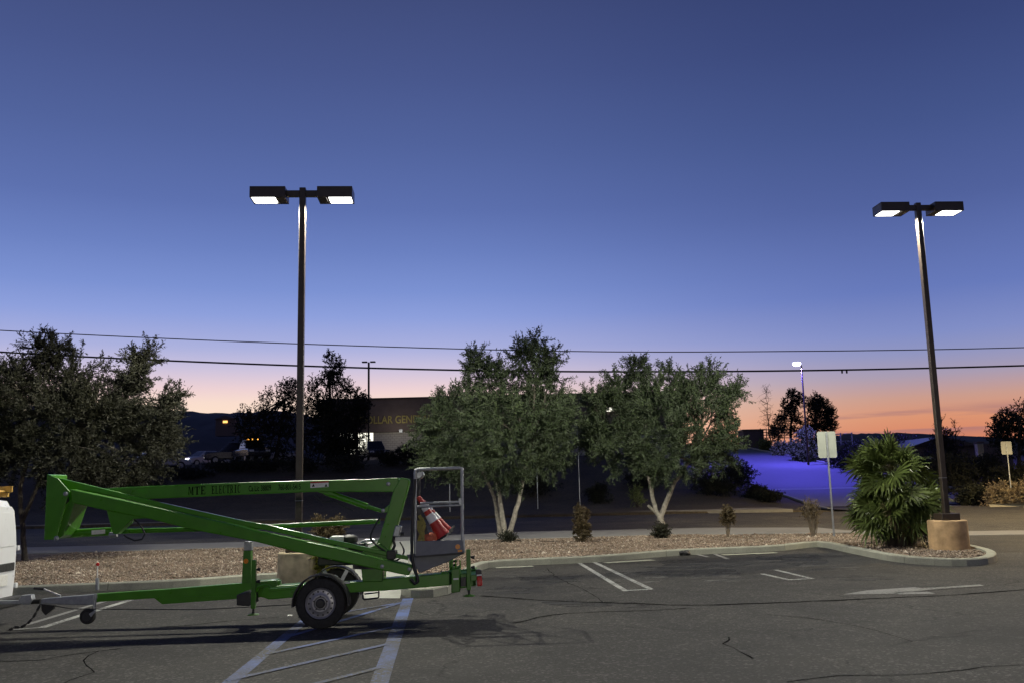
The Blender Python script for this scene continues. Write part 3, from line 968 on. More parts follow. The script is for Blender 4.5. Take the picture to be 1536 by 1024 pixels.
# long tie rod behind and its thicker sleeve
m = MB(); m.tube([T(c2(620, 473), .16), (T((361, 791), .16)), T((570, 781), .16)], .034, 12); m.build('tie_rod', gr, tr, smooth=True)
m = MB(); m.tube([T(c2(205, 493), .12), T(c2(575, 472), .12)], .058, 16); slv = m.build('rod_sleeve', gr, tr, smooth=True)
m = MB(); plate(m, [c2(433, 466), c2(523, 459), c2(523, 487), c2(433, 495)], .055, .062); m.build('sleeve_label', M['whitepl'], slv)
m = MB(); m.tube([T(c2(555, 497), .0), T(c2(605, 492), .0)], .04, 12); m.build('valve', M['galv'], tr, smooth=True)
hp = [T(p, -.16) for p in ((198, 776), (206, 782), (213, 791), (217.5, 799.5), (213, 808), (202, 810), (190, 805), (186, 801))]
m = MB(); m.tube(smooth_line([(0, 0)] * 2) and [hp[0]] + [hp[i].lerp(hp[i + 1], t) for i in range(len(hp) - 1) for t in (.5, 1)], .012, 10); m.build('hydraulic_hose', M['blackpl'], tr, smooth=True)

for k, pts in enumerate(([(472, 741), (486, 752), (500, 750), (512, 757), (530, 765)], [(570, 775), (560, 792), (556, 806), (566, 818), (578, 826)], [(600, 812), (606, 826), (598, 838), (584, 842), (570, 838)])):
    hp = smooth3([T(p, (.04, -.02, .02)[k]) for p in pts], 5); m = MB(); m.tube(hp, (.009, .012, .011)[k], 8); m.build('hydraulic_hose', M['blackpl'], tr, smooth=True)
# turret and slewing base
m = MB(); plate(m, [c3(800, 500), c3(870, 470), c3(930, 515), c3(960, 520), c3(960, 560), c3(900, 600), c3(720, 560)], .0, .36); m.build('turret', gr, tr, bevel=.015)
cq = T(c3(828, 600), .0); m = MB(); zz = cq.z
m.lathe([(.26, -.02), (.26, .05), (.22, .06), (.22, .10)], cq, Z, 30); m.build('slew_ring', M['blacksteel'], tr, smooth=True)
m = MB(); plate(m, [c3(765, 600), c3(890, 606), c3(886, 690), c3(772, 690)], -.22, .24); m.build('pedestal', M['dgreen'], tr, bevel=.012)
m = MB(); m.box(T(c3(940, 535), -.02), (.12, .2, .12)); m.build('slew_motor', M['blacksteel'], tr, bevel=.012)

# chassis
m = MB(); plate(m, [(508, 873), (543, 871.5), (578, 867.5), (677, 858.5), (677, 877), (580, 885), (522, 888.5), (500, 889)], -.13, .13); ch = m.build('chassis_beam', gr, tr, bevel=.012)
m = MB(); plate(m, [(396, 880), (452, 875.5), (470, 876), (520, 876), (520, 889), (403, 898.5), (388, 893)], -.15, .15)
m.build('chassis_frame', gr, tr, bevel=.012)
m = MB(); plate(m, [c3(235, 730), c3(420, 715), c3(420, 728), c3(245, 748)], -.42, -.36)
plate(m, [c3(360, 745), c3(395, 728), c3(400, 740), c3(372, 760)], -.46, -.36)
m.build('frame_rail', gr, tr, bevel=.006)
m = MB()
mids = [T((479, 907), 0)]
m.tube([T((479, 906), -.62), T((479, 906), -.62) + tn * 1.3], .045, 12); m.build('axle', M['blacksteel'], tr, smooth=True)
m = MB(); plate(m, [c8(500, 632), c8(580, 628), c8(580, 641), c8(500, 646)], -.3, -.26); m.build('handle_plate', M['whitepl'], tr)

# drawbar
m = MB(); plate(m, [(141, 890.5), (250, 883), (361, 874), (420, 870), (420, 893), (354, 897.7), (243, 905.6), (231, 896.6), (141, 902.5)], -.06, .06)
db = m.build('drawbar', gr, tr, bevel=.008)
m = MB(); plate(m, [c2(1050, 908), c2(1370, 903), c2(1370, 909), c2(1050, 916)], -.075, -.06); m.build('drawbar_rib', gr, db)
m = MB(); plate(m, [(61, 897.7), (141, 890.8), (140, 906.5), (110, 906.8), (61, 904.5)], -.055, .055); m.build('drawbar_nose', M['galv'], tr, bevel=.008)
m = MB(); m.tube([T((61, 901), 0), T((42, 902), 0)], .032, 12); m.build('coupling_shaft', M['rubber'], tr, smooth=True)
m = MB(); plate(m, [c1(155, 665), c1(160, 690), c1(145, 715), c1(100, 712), c1(90, 690), c1(105, 668)], -.05, .05); cpl = m.build('coupling_head', M['galv'], tr, bevel=.012)
m = MB(); m.tube([T((91, 893), 0), T((70, 884.5), 0), T((64, 882), 0)], .012, 8); hb = m.build('handbrake_lever', M['steel'], tr, smooth=True)
m = MB(); m.tube([T((66, 882.5), 0), T((51, 881.5), 0)], .018, 8); m.build('lever_grip', M['blackpl'], hb, smooth=True)
m = MB(); plate(m, [c1(205, 712), c1(270, 718), c1(262, 738), c1(225, 766), c1(205, 745)], -.02, .02); m.build('brake_bracket', M['blacksteel'], tr)
m = MB(); m.tube([T((82, 908), 0), T((108, 912.5), 0), T((300, 913.5), 0), T((440, 906), 0)], .006, 6); m.build('brake_cable', M['blacksteel'], tr)
# breakaway chain to the van
m = MB(); cp = [T(p, -.05) for p in ((61, 905), (56, 915), (50, 925), (42, 934), (32, 940), (22, 940), (14, 944), (6, 949), (-4, 952))]
for i in range(len(cp) - 1):
    for t in (0, .34, .67):
        a = cp[i].lerp(cp[i + 1], t); b = cp[i].lerp(cp[i + 1], t + .36); m.bar(a, b, .012 if t else .034, .034 if t else .012)
m.build('safety_chain', M['blacksteel'], tr, bevel=.003)
# jockey wheel
jk = T((146, 880), -.02)
m = MB(); m.tube([T((146, 884), -.1), T((146, 866), -.1)], .024, 14); m.tube([T((141.5, 911), -.1), T((143.5, 890), -.1)], .02, 12)
jc = m.build('jockey_stand', M['galv'], tr, smooth=True)
m = MB(); m.tube([T((146, 866), -.1), T((146.5, 846), -.1)], .009, 8); m.build('jockey_handle', M['steel'], jc, smooth=True)
m = MB(); m.lathe([(.012, -.01), (.022, .0), (.024, .02), (.01, .035)], T((146.5, 847), -.1), Z, 12); m.build('handle_knob', M['red'], jc, smooth=True)
q = T((131.7, 923.5), -.1); m = MB(); m.lathe([(.05, -.04), (.088, -.04), (.1, -.02), (.1, .02), (.088, .04), (.05, .04)], q, tn, 28); jw = m.build('jockey_wheel', M['rubber'], tr, smooth=True)
m = MB(); m.lathe([(.06, -.044), (.06, .044)], q, tn, 20); m.build('rim', M['blackpl'], jw, smooth=True)
m = MB(); plate(m, [c1(440, 760), c1(470, 740), c1(476, 745), c1(450, 775)], -.16, -.14); m.build('wheel_fork', M['galv'], jc)

# front outriggers, post and housing


def jack(px_top, px_bot, px_foot, w, name='outrigger_jack'):
    m = MB(); a, b = T(px_top, w), T(px_bot, w); b = Vector((a.x, a.y, b.z))
    m.box((a + b) / 2, (.055, .055, a.z - b.z)); j = m.build(name, M['dgreen'], tr, bevel=.005)
    f = T(px_foot, w); f = Vector((a.x, a.y, f.z))
    m = MB(); m.tube([b + Z * .02, f + Z * .01], .016, 10); m.build('jack_screw', M['blacksteel'], j, smooth=True)
    m = MB(); m.lathe([(.075, 0), (.075, .01), (.02, .022)], f, Z, 18); m.build('jack_foot', M['dgreen'], j, smooth=True)
    for t in (.2, .45):
        m = MB(); m.lathe([(.012, 0), (.022, .03), (.022, .05)], a.lerp(b, t) + te * .03, te, 10); m.build('jack_knob', M['blackpl'], j, smooth=True)
    return j


jack((381.5, 839), (380.5, 912), (380.5, 921.5), -.52)
m = MB(); plate(m, [c3(95, 512), c3(137, 512), c3(140, 700), c3(85, 700)], -.06, .05); bp = m.build('boom_rest_post', M['dgreen'], tr, bevel=.006)
m = MB(); plate(m, [c3(100, 460), c3(143, 460), c3(143, 512), c3(98, 512)], -.05, .04); m.build('rest_pad', M['galv'], bp, bevel=.006)
m = MB(); m.lathe([(.032, 0), (.032, .004)], T(c3(110, 572), -.06), -tn, 18); m.build('orange_sticker', M['orange'], bp)
m = MB(); plate(m, [c3(55, 765), c3(85, 755), c3(133, 745), c3(140, 820), c3(130, 828), c3(55, 825)], -.52, -.1); m.build('outrigger_housing', M['blacksteel'], tr, bevel=.012)
m = MB(); plate(m, [c3(150, 690), c3(280, 680), c3(285, 722), c3(155, 735)], -.12, .12); m.build('battery_tray', M['dgreen'], tr, bevel=.012)
m = MB(); m.tube([T(c3(x, y), -.5) for x, y in ((170, 745), (180, 720), (215, 708), (240, 712), (250, 725))], .018, 8); m.build('tie_down_loop', gr, tr, smooth=True)
# rear outriggers and light board
jack((702.5, 823), (701.5, 884), (701.5, 893.5), -.52)
jack((676.5, 836), (676.5, 860), (676.5, 864), .45)
m = MB(); plate(m, [(677, 853), (690, 851), (690, 887), (677, 889)], -.5, -.08); m.build('outrigger_housing', M['dgreen'], tr, bevel=.012)
m = MB(); plate(m, [(690, 860), (706, 858), (706, 880), (690, 882)], -.45, -.06); m.build('outrigger_housing', M['dgreen'], tr, bevel=.012)
m = MB(); plate(m, [(691, 865.5), (699, 865), (699, 878), (691, 879)], -.53, -.5); m.build('housing_cover', M['blacksteel'], tr, bevel=.004)
m = MB(); plate(m, [(680, 866.5), (688, 866), (688, 868.5), (680, 869)], -.505, -.5); m.build('reflective_plate', M['whitepl'], tr)
m = MB(); m.tube([T(p, -.45) for p in ((683, 857), (683.5, 840.5), (690, 840), (690.5, 852))], .008, 8); m.build('hand_loop', gr, tr)
m = MB(); plate(m, [(660, 857.5), (706, 853), (714, 852.5), (714, 878), (706, 879)], -.06, .06); m.build('rear_crossbar', M['dgreen'], tr, bevel=.01)
tl = None
for w0 in (-.62, .42):
    m = MB(); plate(m, [(713.5, 854), (718, 853.2), (722.4, 855), (722.8, 863), (714, 863.6)], w0, w0 + .1); tl = m.build('tail_light', M['blackpl'], tr, bevel=.008)
    m = MB(); plate(m, [(715, 863.8), (722.8, 863), (723.4, 878), (716, 879)], w0, w0 + .1); m.build('red_lens', M['red'], tl, bevel=.012)
    m = MB(); plate(m, [(715, 861), (722.4, 860.4), (722.6, 862.6), (715, 863.2)], w0 - .004, w0); m.build('white_band', M['whitepl'], tl)
m = MB(); plate(m, [(706, 862), (715, 861), (715, 870), (706, 871)], -.6, .5); m.build('light_bar', M['dgreen'], tr, bevel=.006)
# step loop under the chassis
m = MB(); sp = [T(c8(x, y), -.2) for x, y in ((700, 715), (705, 780), (712, 790), (838, 775), (848, 768), (850, 712))]; m.tube(sp, .011, 8)
m.tube([T(c8(715, 738), -.2), T(c8(845, 724), -.2)], .009, 8); m.build('step', M['blacksteel'], tr, smooth=True)

# wheels with mudguards
RW = .318


def trailer_wheel(w_out, sgn):
    c = TO + tn * w_out; c = Vector((c.x, c.y, RW))
    ax = -tn * sgn       # outward
    m = MB(); m.lathe([(.20, -.17), (.27, -.175), (.305, -.165), (RW, -.14), (RW, -.04), (.305, -.012), (.27, .0), (.205, -.005), (.195, -.03), (.195, -.15)], c, ax, 48)
    ty = m.build('wheel', M['rubber'], tr, smooth=True)
    m = MB()
    for k in range(48):
        a = 2 * math.pi * k / 48; d_ = te * math.cos(a) + Z * math.sin(a)
        m.bar(c + d_ * (RW + .001) + ax * -.15, c + d_ * (RW + .001) + ax * -.03, .012, .006, d_)
    m.build('tread', M['rubber'], ty)
    m = MB(); m.lathe([(.195, -.14), (.197, -.02), (.19, -.004), (.18, -.012), (.168, -.03), (.125, -.028), (.105, -.012), (.085, -.012), (.07, -.03)], c, ax, 40)
    for k in range(14):
        a = 2 * math.pi * k / 14; d_ = te * math.cos(a) + Z * math.sin(a); m.lathe([(.012, -.035), (.012, -.0245)], c + d_ * .148, ax, 10, 1)
    for k in range(5):
        a = 2 * math.pi * k / 5 + .3; d_ = te * math.cos(a) + Z * math.sin(a); m.lathe([(.011, -.03), (.011, -.004)], c + d_ * .088, ax, 6, 1)
    rm = m.build('rim', [M['rimsilver'], M['blacksteel']], ty, smooth=True)
    m = MB(); m.lathe([(.06, -.035), (.06, .004), (.045, .018), (.0001, .02)], c, ax, 20); m.build('hub', M['blackpl'], ty, smooth=True)
    # mudguard
    ro, ri = .362, .345; vs = []; fs_ = []; N = 22
    for i in range(N + 1):
        a = D(186) + (D(-6) - D(186)) * i / N
        for rr_, ww in ((ro, .012), (ro, -.20), (ri, -.20), (ri, .012)):
            vs.append(c + (te * math.cos(a) + Z * math.sin(a)) * rr_ + ax * ww)
    for i in range(N):
        for e in range(4): fs_.append((i * 4 + e, i * 4 + (e + 1) % 4, (i + 1) * 4 + (e + 1) % 4, (i + 1) * 4 + e))
    fs_ += [(0, 1, 2, 3), (N * 4 + 3, N * 4 + 2, N * 4 + 1, N * 4)]
    m = MB(); m.add(vs, fs_); mg = m.build('mudguard', M['blackpl'], tr, smooth=True)
    for a in (62, 118):
        d_ = te * math.cos(D(a)) + Z * math.sin(D(a))
        m = MB(); m.bar(c + d_ * .37 - ax * .19, c + d_ * .12 - ax * .22, .05, .008, ax); m.build('mudguard_strut', M['galv'], mg)


trailer_wheel(-.76, 1)
trailer_wheel(.66, -1)

# power pack on the chassis
m = MB(); plate(m, [(478, 815), (548, 814), (552, 846), (476, 848)], .34, .62); eng = m.build('engine', M['blacksteel'], tr, bevel=.02)
m = MB(); plate(m, [(493, 806), (497, 803.5), (515, 803.5), (516.5, 812), (494, 813)], .36, .6); m.build('fuel_tank', M['whitepl'], eng, bevel=.03)
m = MB(); m.lathe([(.09, 0), (.105, .03), (.1, .08), (.06, .11)], T((525.5, 813), .44), Z, 20); m.build('air_filter', M['blackpl'], eng, smooth=True)
m = MB(); m.tube([T(p, .4) for p in ((540, 815), (545, 811), (552, 809.5), (562, 809))], .014, 8); m.tube([T(p, .36) for p in ((545, 812), (552, 815), (560, 813), (566, 808))], .012, 8); m.build('exhaust_pipe', M['steel'], eng, smooth=True)
m = MB(); m.lathe([(.055, -.06), (.055, .06)], T((487, 812), .4), tn, 18); m.build('pull_starter', M['galv'], eng, smooth=True)
m = MB(); plate(m, [(505, 817), (522, 818), (522, 828), (503, 828)], .3, .34); m.build('control_valve', M['steel'], eng, bevel=.01)
# battery box and leads near the post
m = MB(); plate(m, [c8(1002, 105), c8(1055, 115), c8(1035, 215), c8(975, 205)], -.02, .2); cb_ = m.build('control_box', M['galv'], tr, bevel=.012)
m = MB(); m.tube([T(p, .05) for p in (c8(990, 205), c8(985, 250), c8(995, 290), c8(975, 345))], .02, 10); m.build('control_cable', M['blackpl'], cb_, smooth=True)
m = MB(); m.lathe([(.022, 0), (.022, .05)], T(c8(1048, 185), .0), te, 12); m.build('switch_knob', M['blackpl'], cb_, smooth=True)

# basket
bw0, bw1 = -.36, .29
m = MB()
tub = [c4(262, 560), c4(578, 548), c4(582, 632), c4(266, 656)]
plate(m, tub, bw0, bw0 + .025); plate(m, tub, bw1 - .025, bw1)
plate(m, [c4(262, 560), c4(272, 559.6), c4(276, 655), c4(266, 656)], bw0 + .025, bw1 - .025)
plate(m, [c4(568, 548.5), c4(578, 548), c4(582, 632), c4(572, 633)], bw0 + .025, bw1 - .025)
plate(m, [c4(266, 646), c4(582, 622), c4(582, 632), c4(266, 656)], bw0 + .025, bw1 - .025)
tb = m.build('basket_tub', M['greytub'], tr, bevel=.012)
m = MB(); plate(m, [c4(268, 662), c4(578, 638), c4(480, 690), c4(292, 764), c4(262, 700)], -.2, .14); m.build('basket_bracket', M['greytub'], tr, bevel=.012)
m = MB(); plate(m, [c4(212, 646), c4(266, 640), c4(280, 764)], -.2, -.16); m.build('pivot_plate', M['greytub'], tr, bevel=.006)
m = MB(); plate(m, [c4(212, 646), c4(266, 640), c4(280, 764)], .1, .14); m.build('pivot_plate', M['greytub'], tr, bevel=.006)
m = MB(); plate(m, [c4(262, 655), c4(582, 634), c4(582, 640), c4(262, 662)], bw0 - .004, bw1); m.build('basket_trim', M['blackpl'], tb)
m = MB(); m.lathe([(.033, 0), (.033, .004)], T(c4(540, 594), bw0), -tn, 18); m.build('orange_sticker', M['orange'], tb)
m = MB(); plate(m, [c4(540, 615), c4(568, 613), c4(568, 626), c4(540, 628)], bw0 - .003, bw0); m.build('small_label', M['orange'], tb)
for w in (bw0 + .02, bw1 - .02):
    m = MB()
    m.tube([T(c4(270, 640), w), T(c4(268, 120), w), T(c4(272, 104), w), T(c4(284, 99), w), T(c4(552, 91), w), T(c4(564, 95), w), T(c4(567, 110), w), T(c4(569, 560), w)], .021, 12)
    m.tube([T(c4(270, 338), w), T(c4(568, 328), w)], .015, 10)
    rl = m.build('guard_rail', M['galv'], tr, smooth=True)
for x, y in ((272, 101), (565, 93)):
    m = MB(); m.tube([T(c4(x, y), bw0 + .02), T(c4(x, y), bw0 + .02) + tn * (bw1 - bw0 - .04)], .021, 12); m.build('cross_rail', M['galv'], tr, smooth=True)
m = MB(); m.tube([T(c4(300, 316), bw0 + .02), T(c4(545, 308), bw0 + .02)], .017, 10)
m.build('cross_rail', M['galv'], tr, smooth=True)
m = MB(); plate(m, [c4(545, 285), c4(566, 285), c4(566, 330), c4(545, 325)], bw0 - .01, bw0 + .04); m.build('rail_clamp', M['galv'], tr, bevel=.008)
m = MB(); plate(m, [c4(272, 118), c4(315, 112), c4(322, 135), c4(300, 158), c4(274, 160)], -.2, .1); cbx = m.build('basket_controls', M['galv'], tr, bevel=.012)
m = MB()
for dx, wv in ((0, -.1), (7, -.06), (12, -.02)):
    m.tube([T(c4(283 + dx, 150), wv), T(c4(290 + dx, 210), wv), T(c4(280 + dx, 270), wv), T(c4(276 + dx, 400), wv), T(c4(275 + dx, 620), wv)], .009, 8)
m.build('control_cable', M['blackpl'], cbx, smooth=True)
m = MB(); hz = [T(p, bw0 - .03) for p in (c4(268, 160), c4(256, 300), c4(250, 430), c4(246, 560), c4(248, 660), c4(262, 740), c4(280, 780), c4(286, 815), c4(268, 832), c4(240, 800))]
m.tube([hz[0]] + [hz[i].lerp(hz[i + 1], t) for i in range(len(hz) - 1) for t in (.5, 1)], .021, 10); m.build('umbilical_hose', M['blackpl'], tr, smooth=True)

# ------------------------------------------------------------------ things carried in the basket


def traffic_cone(tip_px, base_px, w_tip, w_base, scale, label):
    a, b = T(base_px, w_base), T(tip_px, w_tip); ax = (b - a).normalized(); L = (b - a).length
    root = empty('traffic_cone', a, label, 'traffic cone', 'traffic cones lying in the basket')
    rb, rt_ = .125 * scale, .03
    rad = lambda t: rb + (rt_ - rb) * t
    m = MB(); m.lathe([(rad(0) + .012, 0), (rad(0), .03)] + [(rad(t), L * t) for t in (.1, .3, .5, .7, .9, 1)] + [(rt_ * .6, L + .012)], a, ax, 28); m.build('cone_body', M['conered'], root, smooth=True)
    for t0, t1 in ((.37, .56), (.66, .84)):
        m = MB(); m.lathe([(rad(t0) + .0025, L * t0), (rad(t1) + .0025, L * t1)], a, ax, 28); m.build('reflective_band', M['conewhite'], root, smooth=True)
    s_ = ax.cross(tn).normalized(); q = s_.cross(ax)
    Rm = Matrix((s_, q, ax)).transposed() @ Matrix.Rotation(.5, 3, 'Z')
    m = MB(); m.box(a - ax * .012, (.30 * scale, .30 * scale, .028), Rm); m.build('cone_base', M['rubber'], root, bevel=.01)
    return root


traffic_cone((628, 745), (664.5, 803), -.18, -.18, .74, 'red traffic cone with white bands leaning whole in the grey basket')
traffic_cone((633, 750), (669, 797), -.06, -.04, .70, 'red traffic cone mostly hidden behind the other, only its black base showing')
hr = empty('safety_harness', T((632, 805), -.2), 'yellow and black webbing safety harness bundled at the left of the basket', 'harness')
m = MB()
for k, pts in enumerate(([(629, 772), (633, 780), (630, 790), (634, 800), (635, 812)], [(632, 776), (637, 786), (634, 796), (637, 812)], [(627, 780), (628, 792), (632, 800), (628, 812)])):
    P_ = [T(p, -.25 + .04 * k) for p in pts]
    for i in range(len(P_) - 1): m.bar(P_[i], P_[i + 1], .045, .006, tn)
m.build('strap', M['webbing'], hr)
m = MB()
for k, pts in enumerate(([(635, 784), (638, 795), (641, 805), (640, 814)], [(628, 760), (630, 770), (629, 782)])):
    P_ = [T(p, -.18 + .05 * k) for p in pts]
    for i in range(len(P_) - 1): m.bar(P_[i], P_[i + 1], .06, .01, tn)
m.build('black_strap', M['blackpl'], hr)
rg2 = random.Random(4)


def lump(name, c, r, mat, label, cat, sx_=1.0, sz_=1.0, seed=1, parent=None):
    rr = random.Random(seed); bm = bmesh.new(); bmesh.ops.create_icosphere(bm, subdivisions=3, radius=1)
    ph = [rr.uniform(0, 6) for _ in range(6)]
    for v in bm.verts:
        p = v.co; k = 1 + .16 * math.sin(3 * p.x + ph[0]) * math.cos(4 * p.y + ph[1]) + .12 * math.sin(5 * p.z + ph[2] + 2 * p.x) + .08 * math.sin(9 * p.y + ph[3])
        v.co = Vector((p.x * k * r * sx_, p.y * k * r, p.z * k * r * sz_))
    me = bpy.data.meshes.new(name); bm.to_mesh(me); bm.free(); me.polygons.foreach_set('use_smooth', [True] * len(me.polygons))
    o = link_mesh(name, me, mat, parent); o.location = c
    return tag(o, label, cat)


lump('orange_cloth', T((646, 807), -.2), .085, M['orangecloth'], 'crumpled orange cloth lying at the foot of the traffic cones', 'cloth', 1.2, .9, 3)
bb = empty('dropped_glove', G(1026, 830.5, 0), 'two black bundled gloves lying on the asphalt against the kerb', 'gloves')
for k, (dx, s_) in enumerate(((1022.5, .07), (1029.5, .085))):
    o = lump('glove', G(dx, 829, .05) - ORG[bb.name], s_, M['blackpl'], None, None, 1.1, .95, 8 + k); o.parent = bb

pp = G(435, 923.5); m = MB()
m.add([pp + Vector((x * .6, y * .6, z * .6)) for x, y, z in ((-.05, -.04, .006), (.0, -.05, .03), (.05, -.03, .008), (-.055, .02, .035), (.01, .01, .012), (.055, .03, .03), (-.03, .06, .008), (.02, .07, .028), (.05, .07, .006))],
      [(0, 1, 4, 3), (1, 2, 5, 4), (3, 4, 7, 6), (4, 5, 8, 7)])
tag(m.build('paper_scrap', M['whitepl'], fix=False), 'small crumpled white paper scrap on the asphalt left of the trailer wheel', 'litter')

# ------------------------------------------------------------------ white van with ladder
vu = T((21, 899), .82); VB = Vector((vu.x, vu.y, 0)) - tn * .82 * 1.0
van = empty('van', VB, 'white van with a yellow ladder on top towing the green boom lift', 'van')
VL = lambda u, w, z: VB + te * u + tn * w + Z * z


def vsec(u, zt_, hw, top_in, z0=.30):
    zs_ = [(hw * .93, z0), (hw * .985, z0 + .12), (hw, .62), (hw, 1.02), (hw * .965, 1.22), (hw * .90, 1.42), (hw * .84 - top_in, zt_ - .12), (hw * .70 - top_in, zt_ - .02), (hw * .4, zt_)]
    return [VL(u, a, b) for a, b in zs_] + [VL(u, -a, b) for a, b in zs_[::-1]]


secs = [vsec(-.02, 1.66, .80, .03, .34), vsec(-.06, 1.71, .835, 0), vsec(-.30, 1.75, .85, 0), vsec(-1.4, 1.77, .86, 0), vsec(-2.6, 1.74, .86, 0), vsec(-3.05, 1.66, .85, .02)]
nose = []
for u, zt_ in ((-3.35, 1.28), (-3.75, 1.06), (-4.2, .98), (-4.42, .80)):
    hw = .85 if u > -4.1 else .80
    zz = [(hw * .93, .30), (hw, .42), (hw, .55), (hw, .66), (hw * .98, .70), (hw * .96, .72), (hw * .92, zt_ - .06), (hw * .84, zt_ - .01), (hw * .5, zt_)]
    if u > -3.5: zz = [(hw * .93, .30), (hw, .42), (hw, .62), (hw, .95), (hw * .97, 1.05), (hw * .94, 1.12), (hw * .88, zt_ - .06), (hw * .78, zt_ - .01), (hw * .45, zt_)]
    nose.append([VL(u, a, b) for a, b in zz] + [VL(u, -a, b) for a, b in zz[::-1]])
secs += nose
n = len(secs[0]); m = MB()
m.add([p for s in secs for p in s], [(i * n + j, i * n + (j + 1) % n, (i + 1) * n + (j + 1) % n, (i + 1) * n + j) for i in range(len(secs) - 1) for j in range(n)] + [tuple(range(n)), tuple(range(len(secs) * n - 1, (len(secs) - 1) * n - 1, -1))])
body = m.build('body', M['vanwhite'], van, smooth=True, bevel=.012)
ru = .0
for sgn in (1, -1):
    m = MB(); m.prism([VL(ru - .016, sgn * w, z) for w, z in ((.02, .36), (.76, .36), (.795, .62), (.80, 1.02), (.765, 1.24), (.68, 1.55), (.60, 1.61), (.02, 1.64))], te * .022)
    dr = m.build('rear_door', M['vanwhite'], van, bevel=.012)
    m = MB(); m.prism([VL(.007, sgn * w, z) for w, z in ((.10, 1.06), (.73, 1.06), (.71, 1.22), (.63, 1.48), (.57, 1.53), (.10, 1.55))], te * .006); m.build('door_panel', M['vanwhite'], dr, bevel=.01)
    m = MB(); m.prism([VL(.007, sgn * w, z) for w, z in ((.05, .72), (.74, .72), (.74, .83), (.05, .83))], te * .016); m.build('rubbing_strip', M['blackpl'], dr, bevel=.008)
    for z in (.50, 1.02):
        m = MB(); m.box(VL(.0, sgn * .83, z), (.05, .06, .07)); m.build('door_hinge', M['vanwhite'], dr, bevel=.008)
    m = MB(); m.box(VL(-.09, sgn * .815, 1.15), (.07, .05, .36)); m.build('tail_light', M['red'], van, bevel=.012)
m = MB(); m.box(VL(.012, .40, .60), (.012, .32, .15)); m.build('number_plate', M['whitepl'], van, bevel=.004)
m = MB(); m.box(VL(.03, 0, .30), (.14, 1.62, .14)); m.build('bumper', M['blackpl'], van, bevel=.03)
m = MB(); m.bar(VL(-.3, 0, .36), T((40, 902), 0), .06, .05); m.lathe([(.025, -.05), (.025, .03), (.0001, .05)], T((38, 900), 0), Z, 14); m.build('tow_bar', M['galv'], van, bevel=.006)
m = MB(); m.box(VL(-.15, .1, .24), (.22, .5, .12)); m.build('tow_bracket', M['blacksteel'], van, bevel=.02)
for u in (-.75, -3.55):
    for sgn in (1, -1):
        c_ = VL(u, sgn * .72, .31); m = MB(); m.lathe([(.19, -.09), (.30, -.09), (.31, -.06), (.31, .06), (.30, .09), (.19, .09)], c_, tn, 30); wv = m.build('wheel', M['rubber'], van, smooth=True)
        m = MB(); m.lathe([(.195, -.08), (.195, .08), (.1, .095)], c_, tn * sgn, 24); m.build('rim', M['rimsilver'], wv, smooth=True)
m = MB(); m.prism([VL(-3.02, w, z) for w, z in ((-.7, 1.6), (.7, 1.6), (.78, 1.3), (-.78, 1.3))], te * -.02); m.build('windscreen', M['glassdark'], van)
for u in (-.6, -1.9):
    m = MB(); m.bar(VL(u, -.72, 1.88), VL(u, .72, 1.88), .04, .03)
    for s_ in (-.7, .7): m.bar(VL(u, s_, 1.88), VL(u, s_ * .93, 1.70), .04, .03)
    m.build('roof_rack', M['blacksteel'], van, bevel=.006)
lt = T((19, 727.5), .55)
ld = empty('ladder', lt, 'yellow ladder lying on the roof rack of the white van', 'ladder')
for w in (.0, -.42):
    m = MB(); a = lt + tn * w; m.box(a - te * 1.6 - Z * .05, (3.2, .035, .085), Matrix.Rotation(TA, 3, 'Z')); m.build('rail', M['amberwood'], ld, bevel=.006)
for k in range(9):
    m = MB(); a = lt - te * (.1 + .36 * k) - Z * .08; m.tube([a + tn * .02, a - tn * .44], .016, 8); m.build('rung', M['amberwood'], ld, smooth=True)
m = MB(); m.box(lt - te * .15 - Z * .13 - tn * .0, (.2, .05, .06)); m.build('ladder_foot', M['amberwood'], ld, bevel=.008)

# ------------------------------------------------------------------ vegetation


def unit(a): return a / (np.linalg.norm(a, axis=-1, keepdims=True) + 1e-9)


